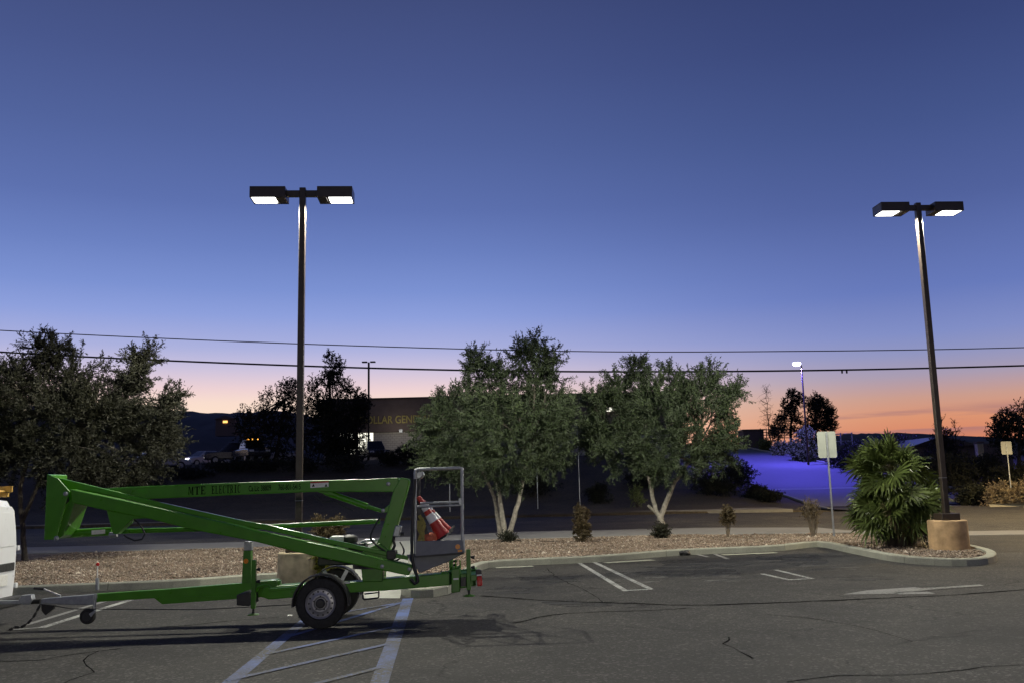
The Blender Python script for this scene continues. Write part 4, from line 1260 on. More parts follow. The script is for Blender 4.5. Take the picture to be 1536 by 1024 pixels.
def foliage(seed, blobs, ntw, twl, nl, ll, lw, upb=.5, out=1.0, shell=.45, droop=.0, jit=.6, spray=1, spl=.6, spj=.55):
    """leaf quads on twigs spread through ellipsoid blobs (x,y,z,rx,ry,rz); spray > 1 gathers twigs into leafy branchlets"""
    r = np.random.RandomState(seed); B = np.array(blobs, float)
    wgt = (B[:, 3] * B[:, 5]); wgt /= wgt.sum()
    ns = max(1, ntw // spray)
    k = r.choice(len(B), ns, p=wgt)
    d = unit(r.randn(ns, 3)); rad = shell + (1 - shell) * r.rand(ns) ** .7
    rad = np.where(r.rand(ns) < .25, r.rand(ns), rad)
    pos = B[k, :3] + d * rad[:, None] * B[k, 3:6]
    t = unit(d * out + np.array([0, 0, upb]) + r.randn(ns, 3) * jit)
    if spray > 1:
        zmid = np.median(B[:, 2]); t[:, 2] += np.clip((pos[:, 2] - zmid) * .25, -.45, .35); t = unit(t)
        SL = spl * r.uniform(.5, 1.25, ns); u = (np.arange(spray) + r.rand(ns, spray)) / spray
        axis0 = pos - t * (SL * .5)[:, None]
        root = axis0[:, None] + t[:, None] * (u * SL[:, None])[..., None]
        root[..., 2] -= .16 * (u * SL[:, None]) ** 2
        tt = unit(t[:, None] + unit(r.randn(ns, spray, 3)) * spj)
        ax_end = axis0 + t * SL[:, None]
        sda = unit(np.cross(t, r.randn(ns, 3))) * .006
        Qa = np.stack([axis0 - sda * 1.5, axis0 + sda * 1.5, ax_end + sda * .4, ax_end - sda * .4], -2)
        pos = root.reshape(-1, 3); t = tt.reshape(-1, 3)
    else: Qa = np.zeros((0, 4, 3))
    n = len(pos)
    L = twl * r.uniform(.55, 1.3, n)
    s = (np.arange(nl) + r.rand(n, nl)) / nl
    P = pos[:, None] + t[:, None] * (s * L[:, None])[..., None]
    P[..., 2] -= droop * (s * L[:, None]) ** 2
    ld_ = unit(t[:, None] * .75 + unit(r.randn(n, nl, 3)) * .8)
    ln = ll * r.uniform(.6, 1.25, (n, nl, 1))
    sd = unit(np.cross(ld_, unit(r.randn(n, nl, 3)))) * (lw * .5) * r.uniform(.7, 1.3, (n, nl, 1))
    Q = np.stack([P, P + ld_ * ln * .45 + sd, P + ld_ * ln, P + ld_ * ln * .45 - sd], -2)
    # the twigs themselves, thin strips
    sdt = unit(np.cross(t, r.randn(n, 3))) * .004
    e = pos + t * L[:, None]
    Qt = np.stack([pos - sdt * 1.5, pos + sdt * 1.5, e + sdt * .5, e - sdt * .5], -2)
    return np.concatenate([Q.reshape(-1, 4, 3), Qt, Qa])


def limb(m, a, b, r0_, r1_, bend=.12, seed=0, n=6):
    rr = random.Random(seed); a, b = Vector(a), Vector(b); L = (b - a).length
    off = Vector((rr.uniform(-1, 1), rr.uniform(-1, 1), rr.uniform(-.3, .5))) * bend * L
    pts = []; rs = []
    for i in range(n + 1):
        t = i / n; pts.append(a.lerp(b, t) + off * math.sin(math.pi * t) + Vector((rr.uniform(-1, 1), rr.uniform(-1, 1), 0)) * .02 * L * (0 < i < n)); rs.append(r0_ + (r1_ - r0_) * t ** .8)
    m.tube(pts, rs, 8); return pts


def blobs_px(lst, y, grow=1.0):
    """crown clumps given as photo pixels (x, y, half width, half height, depth offset)"""
    out = []
    for px, py, rx, ry, dy in lst:
        c = at(px, py, y + dy); k = (y + dy) / F
        out.append((c.x, c.y, c.z, rx * k * grow, (rx + ry) * .5 * k * grow, ry * k * grow))
    return out


def tree(name, label, cat, base, stems, blobs, mat, barkm, fol, group=None, limb_r=.05, nlimb=14, seed=1):
    root = empty(name, base, label, cat, group)
    m0 = MB(); m = MB(); tips = []
    for k, (pts, ra, rb) in enumerate(stems):
        P_ = [Vector(p) for p in pts]; n = len(P_)
        P2 = []
        for i in range(n - 1):
            for t in (0, .33, .66): P2.append(P_[i].lerp(P_[i + 1], t) + Vector((random.uniform(-1, 1), random.uniform(-1, 1), 0)) * ra * .18)
        P2.append(P_[-1])
        m0.tube(P2, [ra + (rb - ra) * i / (len(P2) - 1) + (ra * .5 if i == 0 else (ra * .15 if i == 1 else 0)) for i in range(len(P2))], 10); tips.append(P_[-1])
    rr = random.Random(seed)
    for i in range(min(nlimb, len(blobs))):
        b = blobs[i]; tp = min(tips, key=lambda q: (q - Vector(b[:3])).length)
        pts = limb(m, tp, Vector(b[:3]), limb_r, limb_r * .3, .12, seed * 50 + i)
        for q in range(3):
            e = Vector(b[:3]) + Vector((rr.uniform(-1, 1) * b[3], rr.uniform(-1, 1) * b[4], rr.uniform(-.3, 1) * b[5])) * .8
            limb(m, pts[3 + q], e, limb_r * .35, limb_r * .1, .1, seed * 90 + i * 5 + q, 4)
    m0.build('trunk', barkm, root, smooth=True)
    m.build('limbs', M['limb'], root, smooth=True)
    quads_mesh('crown', foliage(**{**fol, 'blobs': blobs}), mat, root)
    return root


def fillers(lst, n, seed, rmin, rmax, y, sr=(.55, 1.05)):
    """extra small clumps scattered over the outline of the listed ones"""
    rr = random.Random(seed); out = list(lst)
    for i in range(n):
        px, py, rx, ry, dy = rr.choice(lst); a = rr.uniform(0, 6.28); s = rr.uniform(*sr)
        r_ = rr.uniform(rmin, rmax)
        out.append((px + rx * s * math.cos(a), py + ry * s * math.sin(a), r_, r_ * rr.uniform(.8, 1.4), dy + rr.uniform(-1.6, 1.6)))
    return out


# middle olive
b0 = G(760, 809); yb = b0.y
lst = [(702, 600, 34, 32, 0), (760, 572, 36, 32, 0), (812, 562, 32, 32, .3), (680, 640, 46, 36, -.3), (745, 630, 52, 46, -.9), (805, 620, 46, 48, -.5), (700, 690, 42, 30, -.6), (770, 690, 48, 32, -.9), (650, 665, 26, 26, .2), (836, 615, 20, 36, .3),
       (784, 528, 15, 20, 0), (824, 534, 13, 18, .2), (842, 660, 16, 34, .5), (732, 562, 22, 18, .6), (660, 610, 20, 20, .2), (665, 690, 26, 20, -.2), (820, 685, 32, 26, 0), (640, 640, 18, 16, .1), (636, 690, 14, 14, .1), (852, 625, 12, 24, .3), (690, 722, 22, 12, -.3), (760, 712, 30, 10, -.6), (806, 515, 8, 14, .2), (716, 545, 10, 12, .3)]
bl = blobs_px(fillers(lst, 46, 11, 8, 15, yb, (.3, .85)), yb, 1.1)
st = [([b0 + Vector((-.12, 0, .0)), at(757, 790, yb), at(752, 762, yb), at(748, 735, yb), at(735, 700, yb)], .11, .05), ([b0 + Vector((.05, -.05, 0)), at(768, 786, yb - .1), at(778, 752, yb - .1), at(784, 722, yb), at(790, 680, yb)], .10, .05), ([b0 + Vector((-.2, .1, 0)), at(748, 782, yb + .1), at(741, 745, yb + .1), at(722, 700, yb)], .08, .05)]
tree('olive_tree', 'full grey green olive tree with three pale stems, right of the lift basket', 'tree', b0, st, bl, M['olive'], M['bark'], dict(seed=21, ntw=13000, twl=.22, nl=8, ll=.105, lw=.030, upb=.35, shell=.5, jit=.35, spray=10, spl=.62), 'olive trees along the gravel strip', seed=2)
# right olive
b1 = G(993, 801); yb = b1.y
lst = [(928, 590, 26, 28, .2), (985, 585, 36, 28, 0), (1042, 585, 36, 30, .2), (920, 640, 40, 44, 0), (985, 625, 52, 48, -.7), (1048, 630, 45, 48, -.6), (1010, 680, 56, 28, -.8), (940, 680, 34, 26, -.2), (1074, 680, 27, 24, -.2), (1084, 608, 15, 22, .3), (888, 600, 14, 20, .3), (884, 650, 12, 24, .3), (1100, 590, 12, 14, .3), (985, 700, 30, 14, -.5), (900, 605, 12, 18, .3), (1068, 562, 14, 18, .2), (956, 557, 15, 16, .3), (1012, 560, 15, 18, .2), (1096, 655, 14, 20, 0), (904, 660, 14, 24, .4)]
bl = blobs_px(fillers(lst, 46, 12, 8, 15, yb, (.3, .85)), yb, 1.1)
st = [([b1 + Vector((0, 0, 0)), at(994, 790, yb), at(991, 776, yb), at(1003, 745, yb), at(1012, 722, yb), at(1035, 690, yb)], .115, .055), ([at(991, 778, yb), at(984, 765, yb), at(978, 740, yb), at(973, 715, yb), at(965, 680, yb)], .085, .05), ([at(991, 774, yb), at(984, 768, yb), at(972, 757, yb - .1)], .06, .045)]
tree('olive_tree', 'olive tree with a forked pale trunk, nearest the purple lit slope', 'tree', b1, st, bl, M['olive'], M['bark'], dict(seed=22, ntw=13000, twl=.22, nl=8, ll=.105, lw=.030, upb=.45, shell=.5, jit=.35, spray=10, spl=.66), 'olive trees along the gravel strip', seed=3)
# big dark olive at the left
b2 = G(38, 846); yb = b2.y
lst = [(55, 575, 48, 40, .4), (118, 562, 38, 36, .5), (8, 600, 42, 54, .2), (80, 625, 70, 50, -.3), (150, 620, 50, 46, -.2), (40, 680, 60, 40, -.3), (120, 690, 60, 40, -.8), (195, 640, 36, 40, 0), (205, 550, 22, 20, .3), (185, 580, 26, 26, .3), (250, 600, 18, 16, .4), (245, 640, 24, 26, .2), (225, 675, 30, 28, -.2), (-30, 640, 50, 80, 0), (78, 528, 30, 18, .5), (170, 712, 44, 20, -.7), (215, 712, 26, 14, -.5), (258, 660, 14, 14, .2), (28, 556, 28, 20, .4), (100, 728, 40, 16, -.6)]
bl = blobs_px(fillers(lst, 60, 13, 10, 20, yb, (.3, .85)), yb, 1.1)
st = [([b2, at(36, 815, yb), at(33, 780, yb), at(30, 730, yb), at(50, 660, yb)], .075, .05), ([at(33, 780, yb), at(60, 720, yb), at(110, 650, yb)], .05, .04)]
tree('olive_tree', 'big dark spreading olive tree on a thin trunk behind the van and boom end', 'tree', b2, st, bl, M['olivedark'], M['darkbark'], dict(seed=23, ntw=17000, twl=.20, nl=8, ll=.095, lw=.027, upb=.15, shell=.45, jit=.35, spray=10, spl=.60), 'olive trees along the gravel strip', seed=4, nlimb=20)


def shrub(name, label, cat, base, w, h, mat, seed, group=None, stems=10, nl=10, ntw=260, ll=.06, lw=.03, flat=False, twl=.2, bare=False, stem_mat=None, gnd=None, topfrac=.45, splay=.5):
    root = empty(name, base, label, cat, group); B = Vector(base); rr = random.Random(seed)
    m = MB()
    for k in range(stems):
        a = rr.uniform(0, 6.28); s = rr.uniform(.1, 1)
        lo = B + Vector((math.cos(a), math.sin(a), 0)) * w * .12 * s - Z * .05; hi = B + Vector((math.cos(a) * w * splay * s, math.sin(a) * w * splay * s, h * rr.uniform(.75, 1.0)))
        pts = limb(m, lo, hi, .016 * h, .004, .06, seed * 31 + k, 5)
        if bare:
            for q in range(5):
                p = pts[rr.randint(2, 5)]; limb(m, p, p + Vector((rr.uniform(-.3, .3) * w, rr.uniform(-.3, .3) * w, rr.uniform(.05, .3) * h)), .007 * h, .002, .05, seed * 77 + k * 9 + q, 3)
    m.build('stem', stem_mat or M['twig'], root, smooth=True)
    bl_ = []
    if flat:
        for k in range(16): bl_.append((B.x + rr.uniform(-.4, .4) * w, B.y + rr.uniform(-.4, .4) * w, B.z + h * (1 - topfrac * rr.uniform(.1, 1)), w * .22, w * .22, h * .12))
    else:
        for k in range(14):
            a = rr.uniform(0, 6.28); s = rr.uniform(0, .6)
            bl_.append((B.x + math.cos(a) * w * .5 * s, B.y + math.sin(a) * w * .5 * s, B.z + h * rr.uniform(1 - topfrac, .85), w * rr.uniform(.18, .3), w * rr.uniform(.18, .3), h * rr.uniform(.1, .2)))
    quads_mesh('foliage', foliage(seed, bl_, ntw, twl, nl, ll, lw, upb=.4, shell=.3), mat, root)
    return root


gs = 'small shrubs planted in the gravel strip'
shrub('clipped_shrub', 'narrow clipped shrub with leafy top on bundled stems between the two olive trees', 'shrub', G(875, 812, .1), .40, 1.08, M['shrub'], 41, gs, flat=True, twl=.10, ntw=520, topfrac=.9, splay=.3, stems=16)
shrub('clipped_shrub', 'low clipped shrub with bare lower stems right of the forked olive tree', 'shrub', G(1092, 805, .1), .36, .85, M['shrub'], 42, gs, flat=True, twl=.10, ntw=230, topfrac=.45, splay=.42, stems=18)
shrub('clipped_shrub', 'sparse twiggy shrub of bare fanned stems beside the leaning sign post', 'shrub', G(1220, 803, .1), .50, 1.0, M['shrub'], 43, gs, bare=True, ntw=90, stems=22, splay=.55)
shrub('clipped_shrub', 'flat topped clipped shrub seen behind the lift engine', 'shrub', G(492, 822, .1), .8, .78, M['shrub'], 44, gs, flat=True, ntw=700, stems=12, topfrac=.8)
shrub('yellow_bush', 'yellow green leafy bush beside the beige lamp footing', 'bush', G(488, 867, .1), .55, .55, M['yellowbush'], 45, None, ntw=420, nl=9, topfrac=.9)
shrub('ground_plant', 'dark low plant growing round the foot of the forked olive trunk', 'plant', G(993, 806, .1), .55, .35, M['darkleaf2'], 46, None, ntw=240, topfrac=.9)
shrub('ground_plant', 'dark low weeds round the foot of the three stemmed olive tree', 'plant', G(764, 811, .1), .6, .16, M['darkleaf2'], 47, None, ntw=140, topfrac=.95)


# fan palm
def fan_palm(base):
    root = empty('fan_palm', base, 'bushy fan palm with fresh green top and brown lower fronds beside the right lamp footing', 'palm')
    B = Vector(base); rr = random.Random(9); Q = []; Qd = []
    heads = [(0, .1, 1.72, 46, -20, 80, .60, .66), (0, .0, 1.45, 24, -50, 5, .72, .62), (-.38, .0, 1.20, 16, -50, 15, .55, .60), (.46, .0, 1.12, 15, -50, 15, .52, .60), (0, -.3, 1.25, 16, -60, 10, .55, .60),
             (-.12, -.25, .92, 14, -60, 0, .55, .60), (-.45, -.1, .72, 12, -50, 15, .50, .56), (.35, -.2, .75, 9, -55, 5, .42, .52), (-.1, -.25, .42, 8, -30, 40, .36, .46)]
    pm = MB()
    for hx, hy, hz_, nf, e0, e1, pl, fr in heads:
        c = B + Vector((hx, hy, hz_))
        for k in range(nf):
            az = rr.uniform(0, 2 * math.pi); el = D(rr.uniform(e0, e1)); dv = Vector((math.cos(az) * math.cos(el), math.sin(az) * math.cos(el), math.sin(el)))
            L = pl * rr.uniform(.6, 1.1); hub = c + dv * L - Z * .06 * L
            pm.tube([c, c.lerp(hub, .5) + Z * .04, hub], [.014, .010, .007], 5)
            side = dv.cross(Z)
            if side.length < .1: side = Vector((1, 0, 0))
            side.normalize(); nv = side.cross(dv).normalized()
            tilt = rr.uniform(-1.2, 1.2); bend = rr.uniform(.1, .75) * max(0, math.cos(el)) ** .5
            ax_ = (dv - Z * bend).normalized(); nv = side.cross(ax_).normalized()
            side2 = side * math.cos(tilt) + nv * math.sin(tilt); nv2 = side2.cross(ax_).normalized()
            dry = (el < D(-8) and rr.random() < .35)
            n = 21; R_ = fr * rr.uniform(.8, 1.1) * (1 - .22 * max(0, math.sin(el)))
            for i in range(n):
                a = D(-125 + 250 * i / (n - 1)) + rr.uniform(-.03, .03)
                dl = (ax_ * math.cos(a) + side2 * math.sin(a)).normalized(); pr = nv2.cross(dl).normalized()
                ll = R_ * (1 - .2 * abs(a) / 2.2) * rr.uniform(.9, 1.08)
                cup = nv2 * (.06 * abs(math.sin(a)) * ll) + nv2 * (.012 * (-1) ** i)
                p0 = hub; p1 = hub + dl * ll * .5 + cup * .6; p2 = hub + dl * ll * .82 + cup - Z * .03 * ll; p3 = hub + dl * ll + cup - Z * (.09 * ll * rr.uniform(.6, 2.4))
                w1 = ll * .5 * math.sin(D(250 / (n - 1)) * .5) * 1.02; w2 = w1 * .62
                tgt = Qd if dry else Q
                tgt.append([p0 - pr * .004, p0 + pr * .004, p1 + pr * w1, p1 - pr * w1]); tgt.append([p1 - pr * w1, p1 + pr * w1, p2 + pr * w2, p2 - pr * w2]); tgt.append([p2 - pr * w2, p2 + pr * w2, p3 + pr * .003, p3 - pr * .003])
    m = MB()
    for hx, hy, hz_ in ((0, .1, 1.7), (-.35, 0, 1.2), (.4, 0, 1.1), (-.1, -.25, .8)):
        m.tube([B + Vector((hx * .5, hy * .5, -.05)), B + Vector((hx * .8, hy * .8, hz_ * .5)), B + Vector((hx, hy, hz_))], [.13, .12, .09], 10)
    m.build('trunk', M['darkbark'], root, smooth=True)
    pm.build('leaf_stalk', M['palmdry'], root, smooth=True)
    quads_mesh('crown', np.array([[tuple(p) for p in q] for q in Q]), M['palm'], root)
    quads_mesh('dry_fronds', np.array([[tuple(p) for p in q] for q in Qd]), M['palmdry'], root)


fan_palm(G(1351, 818, .1))

# ------------------------------------------------------------------ signs


def sign(px_base, base_z, d, panel, post_top_py, label, mat, dpost=.03, cat='sign', group=None, rot=0):
    b = at(*px_base, d) if d else G(*px_base, base_z)
    top = at(px_base[0], post_top_py, b.y)
    root = empty('sign_post', b, label, cat, group)
    m = MB(); m.box(Vector((b.x, b.y, (b.z - .1 + top.z) / 2)), (dpost * 1.6, dpost, top.z - b.z + .1)); m.build('post', M['galv'], root, bevel=.004)
    if panel:
        (cx_, cy_, w, h) = panel; c = at(cx_, cy_, b.y); c.x = b.x
        pts = []; r_ = min(w, h) * .1
        for sx2, sz2, a0 in ((1, 1, 0), (-1, 1, 90), (-1, -1, 180), (1, -1, 270)):
            for k in range(5):
                a = D(a0 + 22.5 * k); pts.append(Vector((c.x + sx2 * (w / 2 - r_) + r_ * math.cos(a), b.y + dpost * .5 + .002, c.z + sz2 * (h / 2 - r_) + r_ * math.sin(a))))
        m = MB(); m.prism(pts, (0, .005, 0)); m.build('sign_panel', mat, root)
    return root


sign((1251, 803), .1, None, (1243, 666, .54, .76), 647, 'pale sign seen from behind on a galvanised post left of the fan palm', M['signback'])
sign((1516, 728), 0, 50, (1512.5, 671, .58, .70), 664, 'small pale square sign above the dry shrub at the far right of the street', M['signbright'])
sign((870, 756), 0, 55.5, (866, 648, .56, .75), 639, 'tall thin sign post with a pale panel half hidden between the olive crowns', M['signbright'])
sign((807, 765), 0, 54.5, None, 700, 'short bare post across the street right of the three stemmed olive tree', None, cat='post')
sign((675, 775), 0, 54, None, 722, 'thin bare post across the street seen through the lift basket', None, cat='post')

# ------------------------------------------------------------------ overhead cables


def cable(pts, y, r, label):
    P_ = [at(px, py, y) for px, py in pts]
    m = MB(); m.tube(smooth3(P_), r, 6); o = m.build('overhead_cable', M['wire'], smooth=True)
    return tag(o, label, 'cable', 'overhead cables along the street')


cable([(-700, 440), (-300, 474), (0, 495.5), (420, 514.5), (850, 526.5), (1200, 526.5), (1536, 521), (1900, 508), (2300, 488)], 52, .030, 'thin upper cable strung across the sky')
cable([(-700, 462), (-300, 500), (0, 527.5), (400, 546.5), (768, 556), (1150, 556), (1536, 548), (1900, 534), (2300, 512)], 50, .052, 'thick lower cable strung across the sky')
ck = empty('cable_clip', at(1266, 555, 50), 'two small dark clips hanging on the thick lower cable', 'clip')
for px in (1263, 1270):
    c = at(px, 556, 50); m = MB(); m.box(c - Z * .05, (.09, .06, .16)); m.build('clip', M['wire'], ck, bevel=.02)

# ------------------------------------------------------------------ far side of the street: shop, cars, lamps
SHY = 85.0
XL, XR = at(486, 600, SHY).x, at(1010, 600, SHY).x
ZB, ZR, ZM = 3.9, at(640, 597, SHY).z, at(600, 647, SHY).z
shop = empty('shop_building', Vector(((XL + XR) / 2, SHY, ZB)), 'long low shop with a brown upper band, yellow sign letters and a lit window', 'building')
wx0, wx1 = at(508, 660, SHY).x, at(560, 660, SHY).x
wz0, wz1 = at(540, 681, SHY).z, at(540, 648, SHY).z
m = MB(); m.box(((XL + wx0) / 2, SHY + 10, (ZB + ZM) / 2 - .3), (wx0 - XL, 20, ZM - ZB + .6)); m.box(((wx1 + XR) / 2, SHY + 10, (ZB + ZM) / 2 - .3), (XR - wx1, 20, ZM - ZB + .6))
m.box(((wx0 + wx1) / 2, SHY + 10, (ZB + wz0) / 2 - .3), (wx1 - wx0, 20, wz0 - ZB + .6)); m.build('wall', M['block'], shop)
m = MB(); m.box(((XL + XR) / 2, SHY + 9.9, (ZM + ZR) / 2), (XR - XL + .5, 20.4, ZR - ZM)); m.build('parapet', M['stucco'], shop, bevel=.03)
m = MB(); m.box(((XL + XR) / 2, SHY + 9.9, ZR + .06), (XR - XL + .7, 20.6, .12)); m.build('coping', M['bronze'], shop)
m = MB(); m.box(((wx0 + wx1) / 2, SHY + .6, (wz0 + wz1) / 2), (wx1 - wx0, .05, wz1 - wz0)); wnd = m.build('window', M['shopglow'], shop)
m = MB()
for k in range(6):
    x = wx0 + (wx1 - wx0) * k / 5; m.box((x, SHY + .2, (wz0 + wz1) / 2), (.07, .1, wz1 - wz0))
m.box(((wx0 + wx1) / 2, SHY + .2, wz0 + (wz1 - wz0) * .32), (wx1 - wx0, .1, .10)); m.box(((wx0 + wx1) / 2, SHY + .2, wz0 + .04), (wx1 - wx0, .1, .08)); m.build('frame', M['bronze'], wnd)
cu = bpy.data.curves.new('sign_lettering', 'FONT'); cu.body = 'DOLLAR GENERAL'; cu.extrude = .06; cu.offset = .015
tmp = bpy.data.objects.new('t', cu); COL.objects.link(tmp); bpy.context.view_layer.update()
me = bpy.data.meshes.new_from_object(tmp.evaluated_get(bpy.context.evaluated_depsgraph_get())); bpy.data.objects.remove(tmp)
lx0 = at(541, 629, SHY).x; lx1 = at(626, 629, SHY).x; zc = at(585, 629, SHY).z
xs_ = [v.co.x for v in me.vertices]; ysv = [v.co.y for v in me.vertices]
# nine glyphs 'DOLLAR GE' reach to about pixel 611
k_ = (at(611.5, 629, SHY).x - lx0) / (max(xs_) - min(xs_)) / .655
for v in me.vertices:
    x, y, z = v.co
    v.co = Vector((lx0 + (x - min(xs_)) * k_, SHY - .33 - z, zc + (y - (max(ysv) + min(ysv)) / 2) * .72 / (max(ysv) - min(ysv)))) - ORG[shop.name]
me.update(); link_mesh('sign_lettering', me, M['yellowsign'], shop)
m = MB(); c = at(913, 614, SHY); m.box((c.x, SHY - .42, c.z), (.9, .2, .35)); m.build('wall_light', M['shopglow'], shop, bevel=.03)
m = MB(); c = at(602, 646, SHY); m.box((c.x, SHY - .4, c.z), (.3, .2, .3)); m.build('wall_box', M['galv'], shop)


def vehicle(name, px, y, heading, kind, paintm, label, lights=None, z=None):
    b = at(px, 690, y); b.z = zt1(b.x, y) if z is None else z
    root = empty(name, b, label, 'car' if kind != 'pickup' else 'pickup truck', 'cars beyond the bank')
    R = Matrix.Rotation(heading, 3, 'Z'); L = lambda x, yy, zz: b + R @ Vector((x, yy, zz))
    hgt = {'sedan': 1.42, 'suv': 1.78, 'pickup': 1.80}[kind]
    bodyp = {'sedan': [(-2.25, .35), (-2.3, .7), (-2.1, .92), (-.9, .95), (1.0, .92), (2.05, .78), (2.25, .6), (2.2, .32)], 'suv': [(-2.3, .4), (-2.35, .9), (-2.2, 1.05), (1.0, 1.05), (2.1, .95), (2.3, .75), (2.25, .38)],
             'pickup': [(-2.7, .5), (-2.7, 1.1), (1.2, 1.12), (2.3, 1.05), (2.55, .85), (2.5, .45)]}[kind]
    m = MB(); m.prism([L(x, -.88, zz) for x, zz in bodyp], R @ Vector((0, 1.76, 0))); m.build('body', paintm, root, bevel=.09)
    cab = {'sedan': ((-1.7, -.9), (1.1, .35)), 'suv': ((-2.2, -1.95), (1.1, .35)), 'pickup': ((-.9, -.7), (1.3, .7))}[kind]
    zb = bodyp[2][1] - .02
    (xa, xb), (xc, xd) = cab; lo = [(xa, -.80), (xc, -.80), (xc, .80), (xa, .80)]; hi = [(xb, -.62), (xd, -.62), (xd, .62), (xb, .62)]
    m = MB(); m.add([L(x, yy, zb) for x, yy in lo] + [L(x, yy, hgt) for x, yy in hi], [(3, 2, 1, 0), (4, 5, 6, 7), (0, 1, 5, 4), (1, 2, 6, 5), (2, 3, 7, 6), (3, 0, 4, 7)]); cb2 = m.build('cabin', paintm, root, bevel=.06)
    V4 = [Vector((*p, zb)) for p in lo]; V5 = [Vector((*p, hgt)) for p in hi]
    for i in range(4):
        a, b2, c3_, d_ = V4[i], V4[(i + 1) % 4], V5[(i + 1) % 4], V5[i]; nn = (b2 - a).cross(d_ - a).normalized(); cen = (a + b2 + c3_ + d_) / 4
        q = [cen + (p - cen) * .84 + nn * .012 for p in (a, b2, c3_, d_)]
        m = MB(); m.prism([L(*p) for p in q], R @ (nn * -.008)); m.build('window', M['glassdark'], cb2)
    for x in ((-1.35, 1.4) if kind != 'pickup' else (-1.6, 1.6)):
        for s in (-1, 1):
            c_ = L(x, s * .80, .33); m = MB(); m.lathe([(.2, -.1), (.32, -.09), (.33, -.05), (.33, .05), (.32, .09), (.2, .1)], c_, R @ Vector((0, 1, 0)), 20); wv = m.build('wheel', M['rubber'], root, smooth=True)
            m = MB(); m.lathe([(.2, -.05), (.2, .11)], c_, R @ Vector((0, s, 0)), 16); m.build('rim', M['rimsilver'], wv, smooth=True)
    xf = bodyp[-2][0]
    for s in (-1, 1):
        m = MB(); m.box(L(xf - .03, s * .62, bodyp[-2][1] + .03), (.14, .34, .16), R); m.build('headlight', M['headlamp'] if lights == 'front' else M['whitepl'], root, bevel=.03)
        m = MB(); m.box(L(bodyp[0][0] - .01, s * .68, .82), (.08, .26, .2), R); m.build('tail_light', M['red'], root, bevel=.02)
    if lights == 'bar':
        m = MB(); m.box(L(.2, 0, hgt + .08), (.25, .9, .10), R); m.build('light_bar', M['amber'], root, bevel=.03)
    if lights == 'front' or lights == 'bar':
        for s in (-1, 1):
            l = bpy.data.lights.new('headlight_beam', 'SPOT'); l.energy = 18; l.spot_size = 1.0; l.shadow_soft_size = .08; lo_ = bpy.data.objects.new('headlight_beam', l); COL.objects.link(lo_)
            lo_.location = L(xf + .12, s * .62, bodyp[-2][1] + .03); lo_.rotation_euler = (D(84), 0, heading - D(90))
    return root


vehicle('parked_car', 349, 77, D(-160), 'suv', M['carpaint'], 'dark sport utility vehicle beyond the bank, left of the dark trees', None)
vehicle('parked_car', 238, 70, D(35), 'sedan', M['carsilver'], 'silver car half hidden by the right edge of the big dark olive tree')
vehicle('parked_car', 306, 84, D(-125), 'sedan', M['carwhite'], 'car with bright headlamps just left of the dark sport utility vehicle', 'front')
vehicle('tow_truck', 377, 73.5, D(-60), 'pickup', M['carpaint'], 'truck with a lit amber light bar on its cab', 'bar')
vehicle('parked_car', 401, 78, D(-155), 'sedan', M['carwhite'], 'white car with lit headlamps right of the amber lit truck', 'front')
vehicle('parked_car', 561, 80, D(-70), 'suv', M['carpaint'], 'dark car silhouetted in front of the lit shop window', None)

l = bpy.data.lights.new('wall_box_light', 'POINT'); l.energy = 60; l.color = (1, .93, .8); l.shadow_soft_size = .2
lo_ = bpy.data.objects.new('wall_box_light', l); COL.objects.link(lo_); c = at(602, 650, SHY); lo_.location = (c.x, SHY - 2.6, c.z + .2)
# distant unlit lamp post by the shop
b = at(553, 690, 80); b.z = zt1(b.x, 80)
fl = empty('distant_lamp_post', b, 'slim dark lamp post with two flat unlit heads in front of the shop', 'lamp post')
tp = at(553, 543, 80)
m = MB(); m.box(((b.x), 80, (b.z + tp.z) / 2), (.16, .16, tp.z - b.z)); m.build('pole', M['bronze'], fl)
for s in (-1, 1):
    m = MB(); m.box((b.x + s * .36, 80, tp.z + .02), (.46, .34, .12)); m.build('lamp_head', M['bronze'], fl, bevel=.03)

# purple street lamp on the slope
PY = 88.0
tp = at(1196.5, 546, PY); bz = zt1(31.5, PY); bx = at(1203, 660, PY).x
pl_ = empty('street_lamp', Vector((tp.x + .35, PY, bz)), 'tall street lamp with a glowing violet head above the purple lit slope', 'street lamp')
m = MB(); m.tube([(tp.x + .35, PY, bz - .2), (tp.x + .35, PY, tp.z - .3), (tp.x + .3, PY, tp.z)], [.11, .07, .06], 12); m.build('pole', M['bronze'], pl_, smooth=True)
m = MB(); m.tube([(tp.x + .32, PY, tp.z - .02), (tp.x, PY - .1, tp.z + .1)], .05, 8); m.build('arm', M['galv'], pl_, smooth=True)
m = MB(); m.box((tp.x - .1, PY - .1, tp.z + .16), (.75, .34, .13)); hd = m.build('lamp_head', M['galv'], pl_, bevel=.04)
m = MB(); m.lathe([(.38, .06), (.40, -.1), (.26, -.26), (.0001, -.3)], (tp.x - .12, PY - .1, tp.z + .10), Z, 16); m.build('lens', M['purplelens'], hd, smooth=True)
lamp_light('street_lamp_light', (tp.x - .12, PY - .1, tp.z - .22), 14500, (.13, .105, 1.0), cap=.33, expo=1.6, radius=.15, cut=.40)

# fence and shed at the top of the slope


def rail_fence(a, b, posts, rails, h, label, sp_mat):
    a, b = Vector(a), Vector(b); root = empty('rail_fence', a, label, 'fence')
    for i in range(posts):
        p = a.lerp(b, i / (posts - 1)); m = MB(); m.box(p + Z * h * .5, (.1, .1, h)); m.build('post', sp_mat, root, bevel=.01)
    for k in range(rails):
        z = h * (.3 + .6 * k / max(1, rails - 1)); m = MB(); m.bar(a + Z * z, b + Z * z, .05, .10); m.build('rail', sp_mat, root, bevel=.01)


